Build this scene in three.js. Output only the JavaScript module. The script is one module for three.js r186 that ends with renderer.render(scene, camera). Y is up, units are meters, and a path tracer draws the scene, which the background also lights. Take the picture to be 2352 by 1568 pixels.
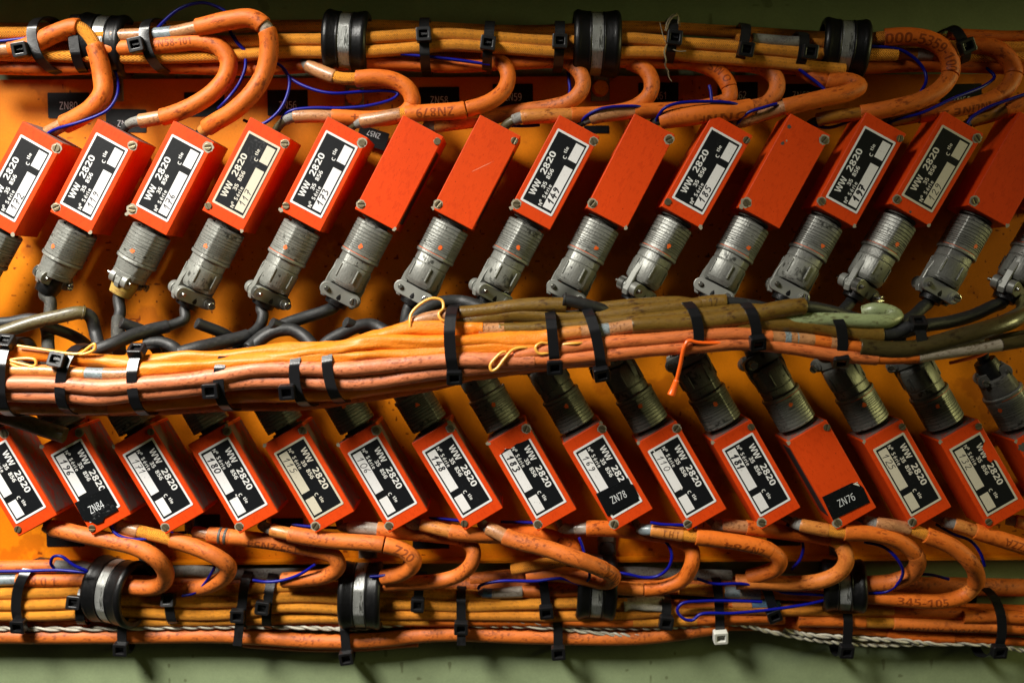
import * as THREE from 'three';
import { RoundedBoxGeometry } from 'three/addons/geometries/RoundedBoxGeometry.js';
import { mergeGeometries, toCreasedNormals } from 'three/addons/utils/BufferGeometryUtils.js';
import { RectAreaLightUniformsLib } from 'three/addons/lights/RectAreaLightUniformsLib.js';

// ------------------------------------------------------------------ camera
const scene = new THREE.Scene();
const FOCAL = 2288, VW = 2352, VH = 1568;            // focal length and picture size in the same units
const Z_PANEL = 5, Z_BACK = 25, Z_FRONT = 62, Z_AXIS = 43.5;     // millimetres in front of the painted wall
const camera = new THREE.PerspectiveCamera(2 * Math.atan(VH / 2 / FOCAL) * 180 / Math.PI, 1024 / 682, 0.05, 12);
camera.position.set(0, 0, 0.807);
camera.up.set(0.006, 1, 0).normalize();
camera.lookAt(0, -0.807 * 150 / FOCAL, 0);
camera.updateProjectionMatrix(); camera.updateMatrixWorld(true);
camera.focus = 0.742; camera.userData.fStop = 3.5;

// ------------------------------------------------------------------ light
RectAreaLightUniformsLib.init();
const renderer = new THREE.WebGLRenderer({ antialias: true });
renderer.toneMapping = THREE.LinearToneMapping;
renderer.toneMappingExposure = 1;
renderer.shadowMap.enabled = true;
scene.background = new THREE.Color().setRGB(0.016, 0.015, 0.010);
const LAMPS = [
  { name: 'work_lamp', label: 'main work lamp above and to the left of the cable panel', at: [-0.84, 0.92, 0.88], aim: [-0.20, -0.31, 0.03], w: 0.26, h: 0.26, color: [1, 0.96, 0.88], spot: 15.4, angle: 29.5 },
  { name: 'fill_lamp', label: 'weak yellow green fill lamp added out of view to the right of the panel', at: [2.10, 0.28, 0.66], aim: [0, -0.05, 0.05], w: 0.60, h: 0.60, color: [1, 0.95, 0.38], power: 9 },  // added fill light that lifts the shaded sides and lower connectors
];

// ------------------------------------------------------------------ helpers
const mm = 0.001;
function rng(seed) { let s = seed >>> 0; return () => { s = (s + 0x6D2B79F5) >>> 0; let t = s; t = Math.imul(t ^ (t >>> 15), t | 1); t ^= t + Math.imul(t ^ (t >>> 7), t | 61); return ((t ^ (t >>> 14)) >>> 0) / 4294967296; }; }
const rand = rng(20231);
const V = (x, y, z) => new THREE.Vector3(x, y, z);
// a point seen at picture position (px, py) that lies z millimetres in front of the wall
function W(px, py, z) {
  const v = V(px / VW * 2 - 1, 1 - py / VH * 2, 0.5).unproject(camera).sub(camera.position);
  const t = (z * mm - camera.position.z) / v.z;
  return v.multiplyScalar(t).add(camera.position);
}
const taken = {};
function numbered(name) { if (!(name in taken)) { taken[name] = 0; return name; } taken[name]++; return name + '_' + String(taken[name]).padStart(3, '0'); }
function tag(o, label, category, group) { o.userData.label = label; o.userData.category = category; if (group) o.userData.group = group; return o; }
function thing(name, label, category, pos, group) {
  const o = new THREE.Group(); o.name = numbered(name); if (pos) o.position.copy(pos); scene.add(o); return tag(o, label, category, group);
}
function part(name, geo, material, parent) {
  const m = new THREE.Mesh(geo, material); m.name = name; m.castShadow = m.receiveShadow = true; parent.add(m); return m;
}
function single(name, geo, material, label, category, group, pos) {
  const m = new THREE.Mesh(geo, material); m.name = numbered(name); m.castShadow = m.receiveShadow = true; if (pos) m.position.copy(pos); scene.add(m); return tag(m, label, category, group);
}
const nonIdx = (g) => { const n = g.index ? g.toNonIndexed() : g; for (const k of Object.keys(n.attributes)) if (!['position', 'normal', 'uv'].includes(k)) n.deleteAttribute(k); return n; };
const merge = (list) => mergeGeometries(list.map(nonIdx));
function boxG(w, h, d, x = 0, y = 0, z = 0, r = 0) { const g = r ? new RoundedBoxGeometry(w * mm, h * mm, d * mm, 2, r * mm) : new THREE.BoxGeometry(w * mm, h * mm, d * mm); return g.translate(x * mm, y * mm, z * mm); }
function cylG(r, h, x, y, z, axis = 'y', seg = 20, r2 = r) { const g = new THREE.CylinderGeometry(r * mm, r2 * mm, h * mm, seg); if (axis === 'z') g.rotateX(Math.PI / 2); if (axis === 'x') g.rotateZ(Math.PI / 2); return g.translate(x * mm, y * mm, z * mm); }

// ------------------------------------------------------------------ procedural textures
function hash(x, y, s) { let h = Math.imul(x, 374761393) ^ Math.imul(y, 668265263) ^ Math.imul(s, 2147483647 ^ 0x27d4eb2d); h = Math.imul(h ^ (h >>> 13), 1274126177); return ((h ^ (h >>> 16)) >>> 0) / 4294967296; }
function vnoise(u, v, f, s) {          // repeats with period 1
  const x = u * f, y = v * f, x0 = Math.floor(x), y0 = Math.floor(y), fx = x - x0, fy = y - y0, m = (a) => ((a % f) + f) % f;
  const a = hash(m(x0), m(y0), s), b = hash(m(x0 + 1), m(y0), s), c = hash(m(x0), m(y0 + 1), s), d = hash(m(x0 + 1), m(y0 + 1), s);
  const sx = fx * fx * (3 - 2 * fx), sy = fy * fy * (3 - 2 * fy);
  return (a + (b - a) * sx) * (1 - sy) + (c + (d - c) * sx) * sy;
}
function fbm(u, v, f, o, s) { let t = 0, a = 0.5, n = 0; for (let i = 0; i < o; i++) { t += a * vnoise(u, v, f << i, s + i * 17); n += a; a *= 0.55; } return t / n; }
const clamp = (x, a = 0, b = 1) => Math.min(b, Math.max(a, x));
const smooth = (a, b, x) => { const t = clamp((x - a) / (b - a)); return t * t * (3 - 2 * t); };
function tex(n, fn, srgb = true, m = n) {
  const d = new Uint8Array(n * m * 4);
  for (let y = 0; y < m; y++) for (let x = 0; x < n; x++) { const c = fn(x / n, y / m), i = (y * n + x) * 4; if (typeof c === 'number') { d[i] = d[i + 1] = d[i + 2] = clamp(c) * 255; } else { d[i] = clamp(c[0]) * 255; d[i + 1] = clamp(c[1]) * 255; d[i + 2] = clamp(c[2]) * 255; } d[i + 3] = 255; }
  const t = new THREE.DataTexture(d, n, m, THREE.RGBAFormat); t.wrapS = t.wrapT = THREE.RepeatWrapping; t.magFilter = THREE.LinearFilter; t.minFilter = THREE.LinearMipmapLinearFilter; t.generateMipmaps = true;
  if (srgb) t.colorSpace = THREE.SRGBColorSpace; t.needsUpdate = true; return t;
}
function canvasTex(w, h, draw) {
  const c = document.createElement('canvas'); c.width = w; c.height = h; draw(c.getContext('2d'), w, h);
  const t = new THREE.CanvasTexture(c); t.colorSpace = THREE.SRGBColorSpace; t.anisotropy = 8; return t;
}
const mixc = (a, b, t) => [a[0] + (b[0] - a[0]) * t, a[1] + (b[1] - a[1]) * t, a[2] + (b[2] - a[2]) * t];
// grimy rubber sleeve: soft mottling, dark smears, pale scuffs, fine specks (multiplies the material colour)
const TX = {};
TX.sleeve = tex(512, (u, v) => {
  const a = fbm(u, v, 4, 4, 3), b = fbm(u, v, 14, 4, 11), c = vnoise(u, v, 150, 5), e = fbm(u, v, 6, 5, 31);
  let k = 0.9 + 0.18 * (a - 0.5) + 0.2 * (b - 0.5) + 0.08 * (c - 0.5), o = [k, k, k];
  o = mixc(o, [0.58, 0.46, 0.38], 0.5 * smooth(0.48, 0.78, b * 0.7 + a * 0.3));
  o = mixc(o, [0.36, 0.28, 0.22], 0.35 * smooth(0.84, 0.95, vnoise(u, v, 110, 77)) * smooth(0.42, 0.6, b));
  o = mixc(o, [0.42, 0.34, 0.28], 0.6 * smooth(0.52, 0.72, fbm(u, v, 26, 4, 201)) * smooth(0.4, 0.65, fbm(u, v, 5, 3, 203)));
  return mixc(o, [0.98, 0.95, 0.92], 0.25 * smooth(0.62, 0.76, e));
});
TX.dusty = tex(512, (u, v) => {
  const a = fbm(u, v, 5, 5, 43), b = fbm(u, v, 16, 4, 51), c = vnoise(u, v, 180, 9);
  let k = 0.9 + 0.16 * (b - 0.5) + 0.08 * (c - 0.5), o = [k, k, k];
  o = mixc(o, [0.66, 0.65, 0.64], 0.5 * smooth(0.46, 0.70, a * 0.5 + b * 0.5));
  o = mixc(o, [0.44, 0.37, 0.32], 0.55 * smooth(0.52, 0.74, fbm(u, v, 24, 4, 205)) * smooth(0.38, 0.6, fbm(u, v, 5, 3, 207)));
  return mixc(o, [0.36, 0.27, 0.24], 0.35 * smooth(0.85, 0.95, vnoise(u, v, 90, 81)));
});
TX.fine = tex(256, (u, v) => 0.5 + 0.5 * (fbm(u, v, 8, 5, 71) - 0.5) + 0.25 * (vnoise(u, v, 90, 4) - 0.5), false);
// woven fibre braid: u runs along the cable, v round it
const braidH = (u, v) => { const n = 12, m = 6; const q = v * m, band = Math.floor(q) % 2, f = q - Math.floor(q); const s = (u * n + (band ? f : 1 - f) * 1.6); const w = Math.abs((s % 1 + 1) % 1 - 0.5) * 2; return { h: (1 - w * w) * (0.78 + 0.22 * Math.sin(Math.PI * f)), w }; };
TX.braid = tex(384, (u, v) => {
  const { h } = braidH(u, v), a = fbm(u, v, 5, 4, 7), c = vnoise(u, v, 120, 3);
  const k = 0.68 + 0.40 * h + 0.2 * (a - 0.5) + 0.14 * (c - 0.5); let o = [k, k * 0.97, k * 0.92];
  o = mixc(o, [0.52, 0.47, 0.42], 0.35 * smooth(0.58, 0.76, fbm(u, v, 7, 4, 19)));
  return mixc(o, [1, 0.98, 0.92], 0.5 * smooth(0.9, 0.95, vnoise(u, v, 40, 23)));
});
TX.braidB = tex(384, (u, v) => braidH(u, v).h, false);
TX.metal = tex(512, (u, v) => {
  const a = fbm(u, v, 5, 5, 91), b = fbm(u, v, 22, 4, 93), c = vnoise(u, v, 170, 8);
  let k = 0.86 + 0.28 * (a - 0.5) + 0.2 * (b - 0.5) + 0.1 * (c - 0.5), o = [k, k, k * 0.98];
  o = mixc(o, [0.30, 0.30, 0.28], 0.75 * smooth(0.62, 0.74, b * 0.6 + a * 0.4));
  return mixc(o, [0.25, 0.24, 0.22], 0.8 * smooth(0.9, 0.95, vnoise(u, v, 56, 12)));
});
TX.paint = tex(1024, (u, v) => {
  const a = fbm(u, v, 3, 5, 101), b = fbm(u, v, 24, 4, 103), c = vnoise(u, v, 400, 1);
  let k = 0.93 + 0.1 * (a - 0.5) + 0.05 * (b - 0.5) + 0.05 * (c - 0.5), o = [k, k, k];
  o = mixc(o, [0.42, 0.30, 0.24], 0.8 * smooth(0.9, 0.945, vnoise(u, v, 90, 107)) * smooth(0.45, 0.6, a));
  return mixc(o, [0.6, 0.5, 0.44], 0.35 * smooth(0.62, 0.72, fbm(u, v, 9, 5, 113)));
});
TX.red = tex(512, (u, v) => {
  const a = fbm(u, v, 3, 4, 121), c = vnoise(u, v, 200, 2), b = fbm(u, v, 20, 3, 123);
  let k = 0.95 + 0.06 * (a - 0.5) + 0.05 * (c - 0.5), o = [k, k, k];
  o = mixc(o, [0.5, 0.45, 0.42], 0.5 * smooth(0.93, 0.96, vnoise(u, v, 60, 127)));
  return mixc(o, [0.86, 0.8, 0.78], 0.4 * smooth(0.6, 0.72, b));
});
TX.wall = tex(1024, (u, v) => {
  const a = fbm(u, v, 4, 5, 131), b = fbm(u, v, 30, 4, 133), c = vnoise(u, v, 500, 1);
  let k = 0.93 + 0.12 * (a - 0.5) + 0.08 * (b - 0.5) + 0.06 * (c - 0.5), o = [k, k, k];
  return mixc(o, [0.55, 0.52, 0.45], 0.5 * smooth(0.9, 0.95, vnoise(u, v, 60, 137)) * smooth(0.5, 0.62, a));
});
TX.rubber = tex(512, (u, v) => {
  const a = fbm(u, v, 5, 5, 141), b = fbm(u, v, 26, 4, 143), c = vnoise(u, v, 160, 6);
  let k = 0.34 + 0.12 * (a - 0.5) + 0.12 * (b - 0.5) + 0.06 * (c - 0.5), o = [k, k, k];
  return mixc(o, [0.86, 0.82, 0.76], 0.5 * smooth(0.54, 0.74, a * 0.5 + b * 0.5));
});
TX.dustface = tex(256, (u, v) => {
  const a = fbm(u, v, 14, 5, 151), c = vnoise(u, v, 110, 4);
  return mixc([0.78, 0.17, 0.06], [0.48, 0.40, 0.37], 0.15 + 0.85 * smooth(0.2, 0.62, a + 0.25 * (c - 0.5)));
});

// ------------------------------------------------------------------ materials (colours are linear base colours)
function mat(rgb, o = {}) {
  const m = new THREE.MeshPhysicalMaterial({ roughness: o.rough ?? 0.6, metalness: o.metal ?? 0 });
  m.color.setRGB(...rgb);
  if (o.map) m.map = o.map;
  if (o.bump) { m.bumpMap = o.bump; m.bumpScale = (o.bs ?? 0.2) * mm; }
  if (o.coat) { m.clearcoat = o.coat; m.clearcoatRoughness = o.coatRough ?? 0.25; }
  if (o.sheen) { m.sheen = o.sheen; m.sheenRoughness = 0.6; m.sheenColor.setRGB(...rgb); }
  if (o.spec !== undefined) m.specularIntensity = o.spec;
  m.userData.tile = o.tile ?? [60, 60];
  return m;
}
const S = { map: TX.sleeve, bump: TX.fine, bs: 0.25, rough: 0.55, spec: 0.6, tile: [70, 42] };
const D = { map: TX.dusty, bump: TX.fine, bs: 0.25, rough: 0.6, tile: [60, 42] };
const M = {
  wall: mat([0.235, 0.295, 0.155], { map: TX.wall, bump: TX.fine, bs: 0.25, rough: 0.62 }),
  panel: mat([0.72, 0.205, 0.002], { map: TX.paint, bump: TX.fine, bs: 0.12, rough: 0.5, spec: 0.35 }),
  red: mat([0.72, 0.060, 0.005], { map: TX.red, bump: TX.fine, bs: 0.10, rough: 0.5, spec: 0.28, coat: 0.05, coatRough: 0.35 }),
  redDust: mat([0.85, 0.85, 0.85], { map: TX.dustface, bump: TX.fine, bs: 0.3, rough: 0.95 }),
  primer: mat([0.40, 0.36, 0.27], { map: TX.metal, rough: 0.6 }),
  screw: mat([0.30, 0.24, 0.15], { map: TX.metal, rough: 0.42, metal: 0.75 }),
  steel: mat([0.62, 0.61, 0.58], { map: TX.metal, rough: 0.25, metal: 0.95 }),
  alu: mat([0.30, 0.305, 0.285], { map: TX.metal, bump: TX.fine, bs: 0.3, rough: 0.42, metal: 0.32, tile: [40, 40] }),
  aluDark: mat([0.11, 0.105, 0.095], { map: TX.metal, rough: 0.6, metal: 0.3 }),
  band: mat([0.45, 0.46, 0.46], { map: TX.metal, bump: TX.fine, bs: 0.3, rough: 0.42, metal: 0.6 }),
  brass: mat([0.42, 0.27, 0.05], { map: TX.sleeve, bump: TX.fine, bs: 0.3, rough: 0.75 }),
  dot: mat([0.80, 0.12, 0.012], { rough: 0.5 }),
  orange: mat([0.76, 0.17, 0.016], S),
  orangeDeep: mat([0.70, 0.135, 0.009], S),
  orangePale: mat([0.78, 0.225, 0.035], S),
  orangeDust: mat([0.76, 0.178, 0.018], D),
  braid: mat([0.82, 0.315, 0.016], { map: TX.braid, bump: TX.braidB, bs: 0.5, rough: 0.85, tile: [16, 16] }),
  braidDeep: mat([0.76, 0.265, 0.012], { map: TX.braid, bump: TX.braidB, bs: 0.5, rough: 0.85, tile: [16, 16] }),
  clear: mat([0.56, 0.25, 0.095], { map: TX.dusty, bump: TX.fine, bs: 0.5, rough: 0.45, coat: 0.35, coatRough: 0.25, tile: [40, 40] }),
  clearOrange: mat([0.70, 0.25, 0.045], { map: TX.sleeve, bump: TX.fine, bs: 0.45, rough: 0.45, coat: 0.3, coatRough: 0.25, tile: [40, 40] }),
  clearGrey: mat([0.42, 0.36, 0.29], { map: TX.dusty, bump: TX.fine, bs: 0.4, rough: 0.4, coat: 0.6, coatRough: 0.25, tile: [40, 40] }),
  amber: mat([0.44, 0.175, 0.016], { map: TX.sleeve, bump: TX.fine, bs: 0.35, rough: 0.35, coat: 0.5, coatRough: 0.3 }),
  greyTip: mat([0.27, 0.265, 0.235], { map: TX.dusty, bump: TX.fine, bs: 0.5, rough: 0.65, tile: [25, 25] }),
  greyBlue: mat([0.27, 0.33, 0.35], { map: TX.dusty, bump: TX.fine, bs: 0.4, rough: 0.4, coat: 0.5, tile: [30, 30] }),
  teal: mat([0.06, 0.17, 0.15], { rough: 0.5 }),
  shell: mat([0.80, 0.215, 0.008], { map: TX.red, bump: TX.fine, bs: 0.7, rough: 0.55, spec: 0.6, coat: 0.22, coatRough: 0.34 }),
  salmon: mat([0.78, 0.235, 0.090], { map: TX.dusty, bump: TX.fine, bs: 0.4, rough: 0.52, coat: 0.16, coatRough: 0.35, tile: [90, 50] }),
  salmonOrange: mat([0.73, 0.185, 0.042], { map: TX.sleeve, bump: TX.fine, bs: 0.4, rough: 0.48, coat: 0.28, coatRough: 0.3, tile: [90, 50] }),
  olive: mat([0.185, 0.100, 0.011], { map: TX.sleeve, bump: TX.fine, bs: 0.5, rough: 0.42, coat: 0.4, coatRough: 0.32 }),
  oliveDark: mat([0.062, 0.045, 0.012], { map: TX.sleeve, bump: TX.fine, bs: 0.4, rough: 0.36, coat: 0.55, coatRough: 0.2 }),
  oliveGrey: mat([0.115, 0.092, 0.034], { map: TX.dusty, bump: TX.fine, bs: 0.4, rough: 0.5, coat: 0.3 }),
  greenHose: mat([0.34, 0.41, 0.20], { map: TX.dusty, bump: TX.fine, bs: 0.2, rough: 0.42, coat: 0.4, coatRough: 0.3 }),
  black: mat([0.10, 0.105, 0.108], { map: TX.rubber, bump: TX.fine, bs: 0.3, rough: 0.55, tile: [70, 30] }),
  blackOlive: mat([0.26, 0.25, 0.20], { map: TX.rubber, bump: TX.fine, bs: 0.3, rough: 0.7, tile: [50, 30] }),
  tie: mat([0.006, 0.006, 0.007], { bump: TX.fine, bs: 0.1, rough: 0.30 }),
  tieOld: mat([0.010, 0.010, 0.011], { map: TX.dusty, bump: TX.fine, bs: 0.15, rough: 0.36 }),
  tiePaint: mat([0.72, 0.72, 0.68], { map: TX.metal, rough: 0.5 }),
  rubber: mat([0.032, 0.032, 0.035], { map: TX.rubber, bump: TX.fine, bs: 0.3, rough: 0.40, spec: 0.7 }),
  blue: mat([0.001, 0.003, 0.19], { rough: 0.4, spec: 0.6 }),
  blueTip: mat([0.10, 0.20, 0.34], { map: TX.dusty, rough: 0.4, coat: 0.5 }),
  yellow: mat([0.80, 0.385, 0.06], { rough: 0.38, coat: 0.4 }),
  neon: mat([0.92, 0.13, 0.012], { rough: 0.3, coat: 0.5 }),
  white: mat([0.60, 0.57, 0.46], { map: TX.dusty, rough: 0.5, tile: [30, 10] }),
  twine: mat([0.42, 0.36, 0.24], { map: TX.braid, bump: TX.braidB, bs: 0.3, rough: 0.95, tile: [5, 5] }),
  foam: mat([0.62, 0.58, 0.48], { map: TX.dusty, bump: TX.fine, bs: 1.2, rough: 0.95, tile: [14, 14] }),
  plate: mat([0.016, 0.017, 0.018], { rough: 0.5 }),
  tab: mat([0.30, 0.28, 0.21], { map: TX.metal, bump: TX.fine, bs: 0.2, rough: 0.5, metal: 0.4 }),
  scuff: mat([0.72, 0.22, 0.12], { rough: 0.6 }),
  lampBody: mat([0.05, 0.05, 0.05], { rough: 0.5 }),
};

// ------------------------------------------------------------------ lamps (outside the frame)
for (const L of LAMPS) {
  const o = thing(L.name, L.label, 'lamp', V(...L.at)); const aim = V(...L.aim);
  const dir = aim.clone().sub(o.position).normalize();
  const q = new THREE.Quaternion().setFromUnitVectors(V(0, 0, 1), dir); o.quaternion.copy(q);
  part('housing', new RoundedBoxGeometry(L.w + 0.03, L.h + 0.03, 0.05, 2, 0.008).translate(0, 0, -0.03), M.lampBody, o);
  const glow = new THREE.MeshStandardMaterial({ color: 0x222222, emissive: new THREE.Color().setRGB(...L.color), emissiveIntensity: 3 });
  part('diffuser', new THREE.BoxGeometry(L.w, L.h, 0.004), glow, o).castShadow = false;
  const col = new THREE.Color().setRGB(...L.color), l = L.spot ? new THREE.SpotLight(col, L.spot, 0, L.angle * Math.PI / 180, 1, 2) : new THREE.RectAreaLight(col, L.power, L.w, L.h);
  l.position.copy(o.position).addScaledVector(dir, L.spot ? 0.24 : 0.006); scene.add(l); l.name = L.name + '_light';
  if (L.spot) { l.castShadow = true; l.shadow.radius = 11; l.shadow.mapSize.set(2048, 2048); l.shadow.camera.near = 0.1; l.target.position.copy(aim); scene.add(l.target); } else l.lookAt(aim);
}

// ------------------------------------------------------------------ tubes
function curveOf(pts) { return new THREE.CatmullRomCurve3(pts, false, 'centripetal'); }
function tubeG(curve, t0, t1, r0, tile, o = {}) {
  const N0 = 60; let len = 0, p = curve.getPoint(t0); const q = V();
  for (let i = 1; i <= N0; i++) { curve.getPoint(t0 + (t1 - t0) * i / N0, q); len += q.distanceTo(p); p.copy(q); }
  len /= mm;
  const step = o.step ?? Math.max(1.1, r0 * 0.42), n = Math.max(4, Math.ceil(len / step)), R = o.radial ?? (r0 > 3 ? 22 : r0 > 1.5 ? 12 : 8);
  const ph = o.seed ?? Math.floor(rand() * 999), wob = o.wob ?? 0.02, taper = o.taper, lump = o.lump ?? 0, bev = Math.min(0.35, r0 * 0.15);
  const vrep = o.unit ? 1 : Math.max(1, Math.round(2 * Math.PI * r0 / tile[1]));
  const rings = []; rings.push([0, 0, r0 - bev, 1]); 
  for (let i = 0; i <= n; i++) rings.push([i / n, i / n * len, r0, 0]);
  rings.push([1, len, r0 - bev, 1]); rings[1][0] = Math.min(0.4 / n, bev / len); rings[rings.length - 2][0] = 1 - Math.min(0.4 / n, bev / len);
  const pos = [], uv = [], idx = [], T = V(), B = V(), Nn = V(), Zx = V(0, 0, 1), P = V(), uoff = o.unit ? 0 : (ph % 37) / 37;
  const ring = (f, s, rr, flat) => {
    const t = t0 + (t1 - t0) * f; curve.getPoint(t, P); curve.getTangent(t, T);
    B.copy(Zx).addScaledVector(T, -T.z).normalize(); Nn.crossVectors(T, B);
    if (taper) rr += taper * f;
    rr *= 1 + wob * ((vnoise(s / 220 + ph * 0.013, 0.3, 12, 5) - 0.5) * 2 + (vnoise(s / 220, 0.7, 40, 9 + ph) - 0.5));
    for (let k = 0; k <= R; k++) {
      const a = k / R * 2 * Math.PI; let r = rr;
      if (lump) { const tw = s * 0.06 + ph; r *= 1 + lump * (0.55 * Math.sin(3 * a + tw) + 0.35 * Math.sin(2 * a - tw * 1.7) + 1.1 * (vnoise((s + ph * 13) / 300, k / R, 24, 3) - 0.5)); }
      const c = -Math.cos(a) * r * mm, d = Math.sin(a) * r * mm;
      pos.push(P.x + B.x * c + Nn.x * d, P.y + B.y * c + Nn.y * d, P.z + B.z * c + Nn.z * d);
      uv.push(o.unit ? f : s / tile[0] + uoff, k / R * vrep);
    }
  };
  for (const a of rings) ring(...a);
  for (let i = 0; i < rings.length - 1; i++) for (let k = 0; k < R; k++) { const a = i * (R + 1) + k, b = a + R + 1; idx.push(a, a + 1, b, b, a + 1, b + 1); }
  // flat end caps with vertices of their own
  for (const end of [0, rings.length - 1]) {
    const base = pos.length / 3, off = end * (R + 1) * 3; let cx = 0, cy = 0, cz = 0;
    for (let k = 0; k < R; k++) { cx += pos[off + k * 3]; cy += pos[off + k * 3 + 1]; cz += pos[off + k * 3 + 2]; }
    for (let k = 0; k <= R; k++) { pos.push(pos[off + k * 3], pos[off + k * 3 + 1], pos[off + k * 3 + 2]); uv.push(uv[(end * (R + 1) + k) * 2], uv[(end * (R + 1) + k) * 2 + 1]); }
    pos.push(cx / R, cy / R, cz / R); uv.push(uv[end * (R + 1) * 2], 0.5);
    for (let k = 0; k < R; k++) { if (end) idx.push(base + k, base + k + 1, base + R + 1); else idx.push(base + k + 1, base + k, base + R + 1); }
  }
  const g = new THREE.BufferGeometry();
  g.setAttribute('position', new THREE.Float32BufferAttribute(pos, 3)); g.setAttribute('uv', new THREE.Float32BufferAttribute(uv, 2)); g.setIndex(idx); g.computeVertexNormals();
  // join the shading across the seam at the back
  const nr = g.attributes.normal;
  for (let i = 0; i < rings.length; i++) { const a = i * (R + 1), b = a + R; const x = nr.getX(a) + nr.getX(b), y = nr.getY(a) + nr.getY(b), z = nr.getZ(a) + nr.getZ(b), l = Math.hypot(x, y, z) || 1; nr.setXYZ(a, x / l, y / l, z / l); nr.setXYZ(b, x / l, y / l, z / l); }
  g.userData = { len, circ: 2 * Math.PI * r0 };
  return g;
}
const PART_NAME = { orange: 'sleeve', orangeDeep: 'sleeve', orangePale: 'sleeve', orangeDust: 'sleeve', braid: 'braid', braidDeep: 'braid', clear: 'clear_sleeve', clearOrange: 'clear_sleeve', clearGrey: 'clear_sleeve', amber: 'clear_sleeve', greyTip: 'tip', greyBlue: 'marker_band', teal: 'tip', shell: 'jacket', salmon: 'jacket', salmonOrange: 'jacket', olive: 'olive_sleeve', oliveDark: 'olive_sleeve', oliveGrey: 'olive_sleeve', greenHose: 'hose', black: 'jacket', blackOlive: 'jacket', blueTip: 'tip', foam: 'padding' };
// sleeve print: dark worn lettering on the sleeve's own colour
function printMat(base, text, geo, o) {
  const h = 192, w = Math.min(1400, Math.max(192, Math.round(h * geo.userData.len / geo.userData.circ))), rr = rng(text.length * 97 + Math.round(geo.userData.len));
  const t = canvasTex(w, h, (c) => {
    c.fillStyle = '#ececec'; c.fillRect(0, 0, w, h);
    for (let i = 0; i < w * 1.6; i++) { const s = 1 + rr() * rr() * 9; c.fillStyle = rr() < 0.6 ? 'rgba(90,58,45,' + (0.05 + 0.12 * rr()) + ')' : 'rgba(255,250,245,0.12)'; c.beginPath(); c.ellipse(rr() * w, rr() * h, s * 1.6, s, rr() * 3, 0, 7); c.fill(); }
    c.save(); c.translate(w * (o.u ?? 0.5), h * (o.v ?? 0.5)); if (o.flip) c.rotate(Math.PI);
    c.fillStyle = 'rgba(58,30,22,' + (o.a ?? 0.46) + ')'; c.font = 'bold ' + (o.size ?? 44) + 'px sans-serif'; c.textAlign = 'center'; c.textBaseline = 'middle'; c.fillText(text, 0, 0); c.restore();
    for (let i = 0; i < 60; i++) { c.fillStyle = 'rgba(236,236,236,0.5)'; c.fillRect(w * (o.u ?? 0.5) + (rr() - 0.5) * text.length * 26, h * (o.v ?? 0.5) + (rr() - 0.5) * 44, 2 + rr() * 6, 1 + rr() * 2); }
  });
  const m = M[base].clone(); m.map = t; m.bumpMap = TX.fine; return m;
}
// pts: [px, py, z]; segs: [from, to, radius mm, material, options] with from / to as positions in the point list
function cable(name, label, category, pts, segs, group) {
  const p = pts.map((a) => W(a[0], a[1], a[2])), o0 = p[0].clone(), c = curveOf(p.map((v) => v.sub(o0))), n = pts.length - 1;
  const pieces = segs.map(([a, b, r, m, o = {}]) => {
    const text = o.text; const g = tubeG(c, Math.max(0, a) / n, Math.min(n, b) / n, r, M[m].userData.tile, { ...o, unit: !!text });
    return [o.name ?? PART_NAME[m] ?? 'jacket', g, text ? printMat(m, text, g, o) : M[m]];
  });
  if (pieces.length === 1) return single(name, pieces[0][1], pieces[0][2], label, category, group, o0);
  const t = thing(name, label, category, o0, group); for (const x of pieces) part(...x, t); return t;
}
function wire(name, label, category, pts, r, m, group, o = {}) { return cable(name, label, category, pts, [[0, pts.length - 1, r, m, { wob: 0.03, ...o }]], group); }
// ------------------------------------------------------------------ handwriting for the serial numbers
const DIGIT = {
  0: [[[5, 0.4], [2.2, 2], [1.8, 6], [3.4, 9.6], [6.2, 9], [7.8, 5], [7, 1.4], [4.6, 0.4]]],
  1: [[[2.4, 4.2], [5.4, 0.4], [4.4, 9.8]]],
  2: [[[2, 2.4], [4.4, 0.3], [7, 1.8], [6, 4.8], [2, 9.4], [4.4, 9], [8, 9.6]]],
  3: [[[2.2, 1], [5.4, 0.2], [6.8, 2], [4.2, 4.4], [7, 6], [6.2, 9], [2, 9.4]]],
  4: [[[5, 0.2], [1.6, 6.2], [8, 5.8]], [[5.6, 3.6], [5, 9.9]]],
  5: [[[7, 0.4], [3, 0.6], [2.6, 4.2], [6, 3.8], [7, 6.8], [5, 9.4], [1.8, 9]]],
  6: [[[6, 0.2], [2.8, 4], [2.4, 8], [5, 9.7], [7, 7.4], [5, 5.2], [2.6, 7]]],
  7: [[[1.8, 1], [4.4, 0.6], [7.6, 0.6], [5.2, 4.8], [3.8, 9.8]], [[3, 5], [7, 4.6]]],
  8: [[[6.4, 1.4], [4, 0.4], [2.6, 2.2], [4.6, 4.4], [7, 6.6], [5.6, 9.6], [2.8, 8.6], [3, 6], [5.4, 4], [6.6, 1.8]]],
  9: [[[7, 2.6], [4.6, 0.4], [2.4, 2.6], [4.2, 5], [7, 2.6], [6.4, 6.4], [4, 9.8]]],
};
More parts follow.
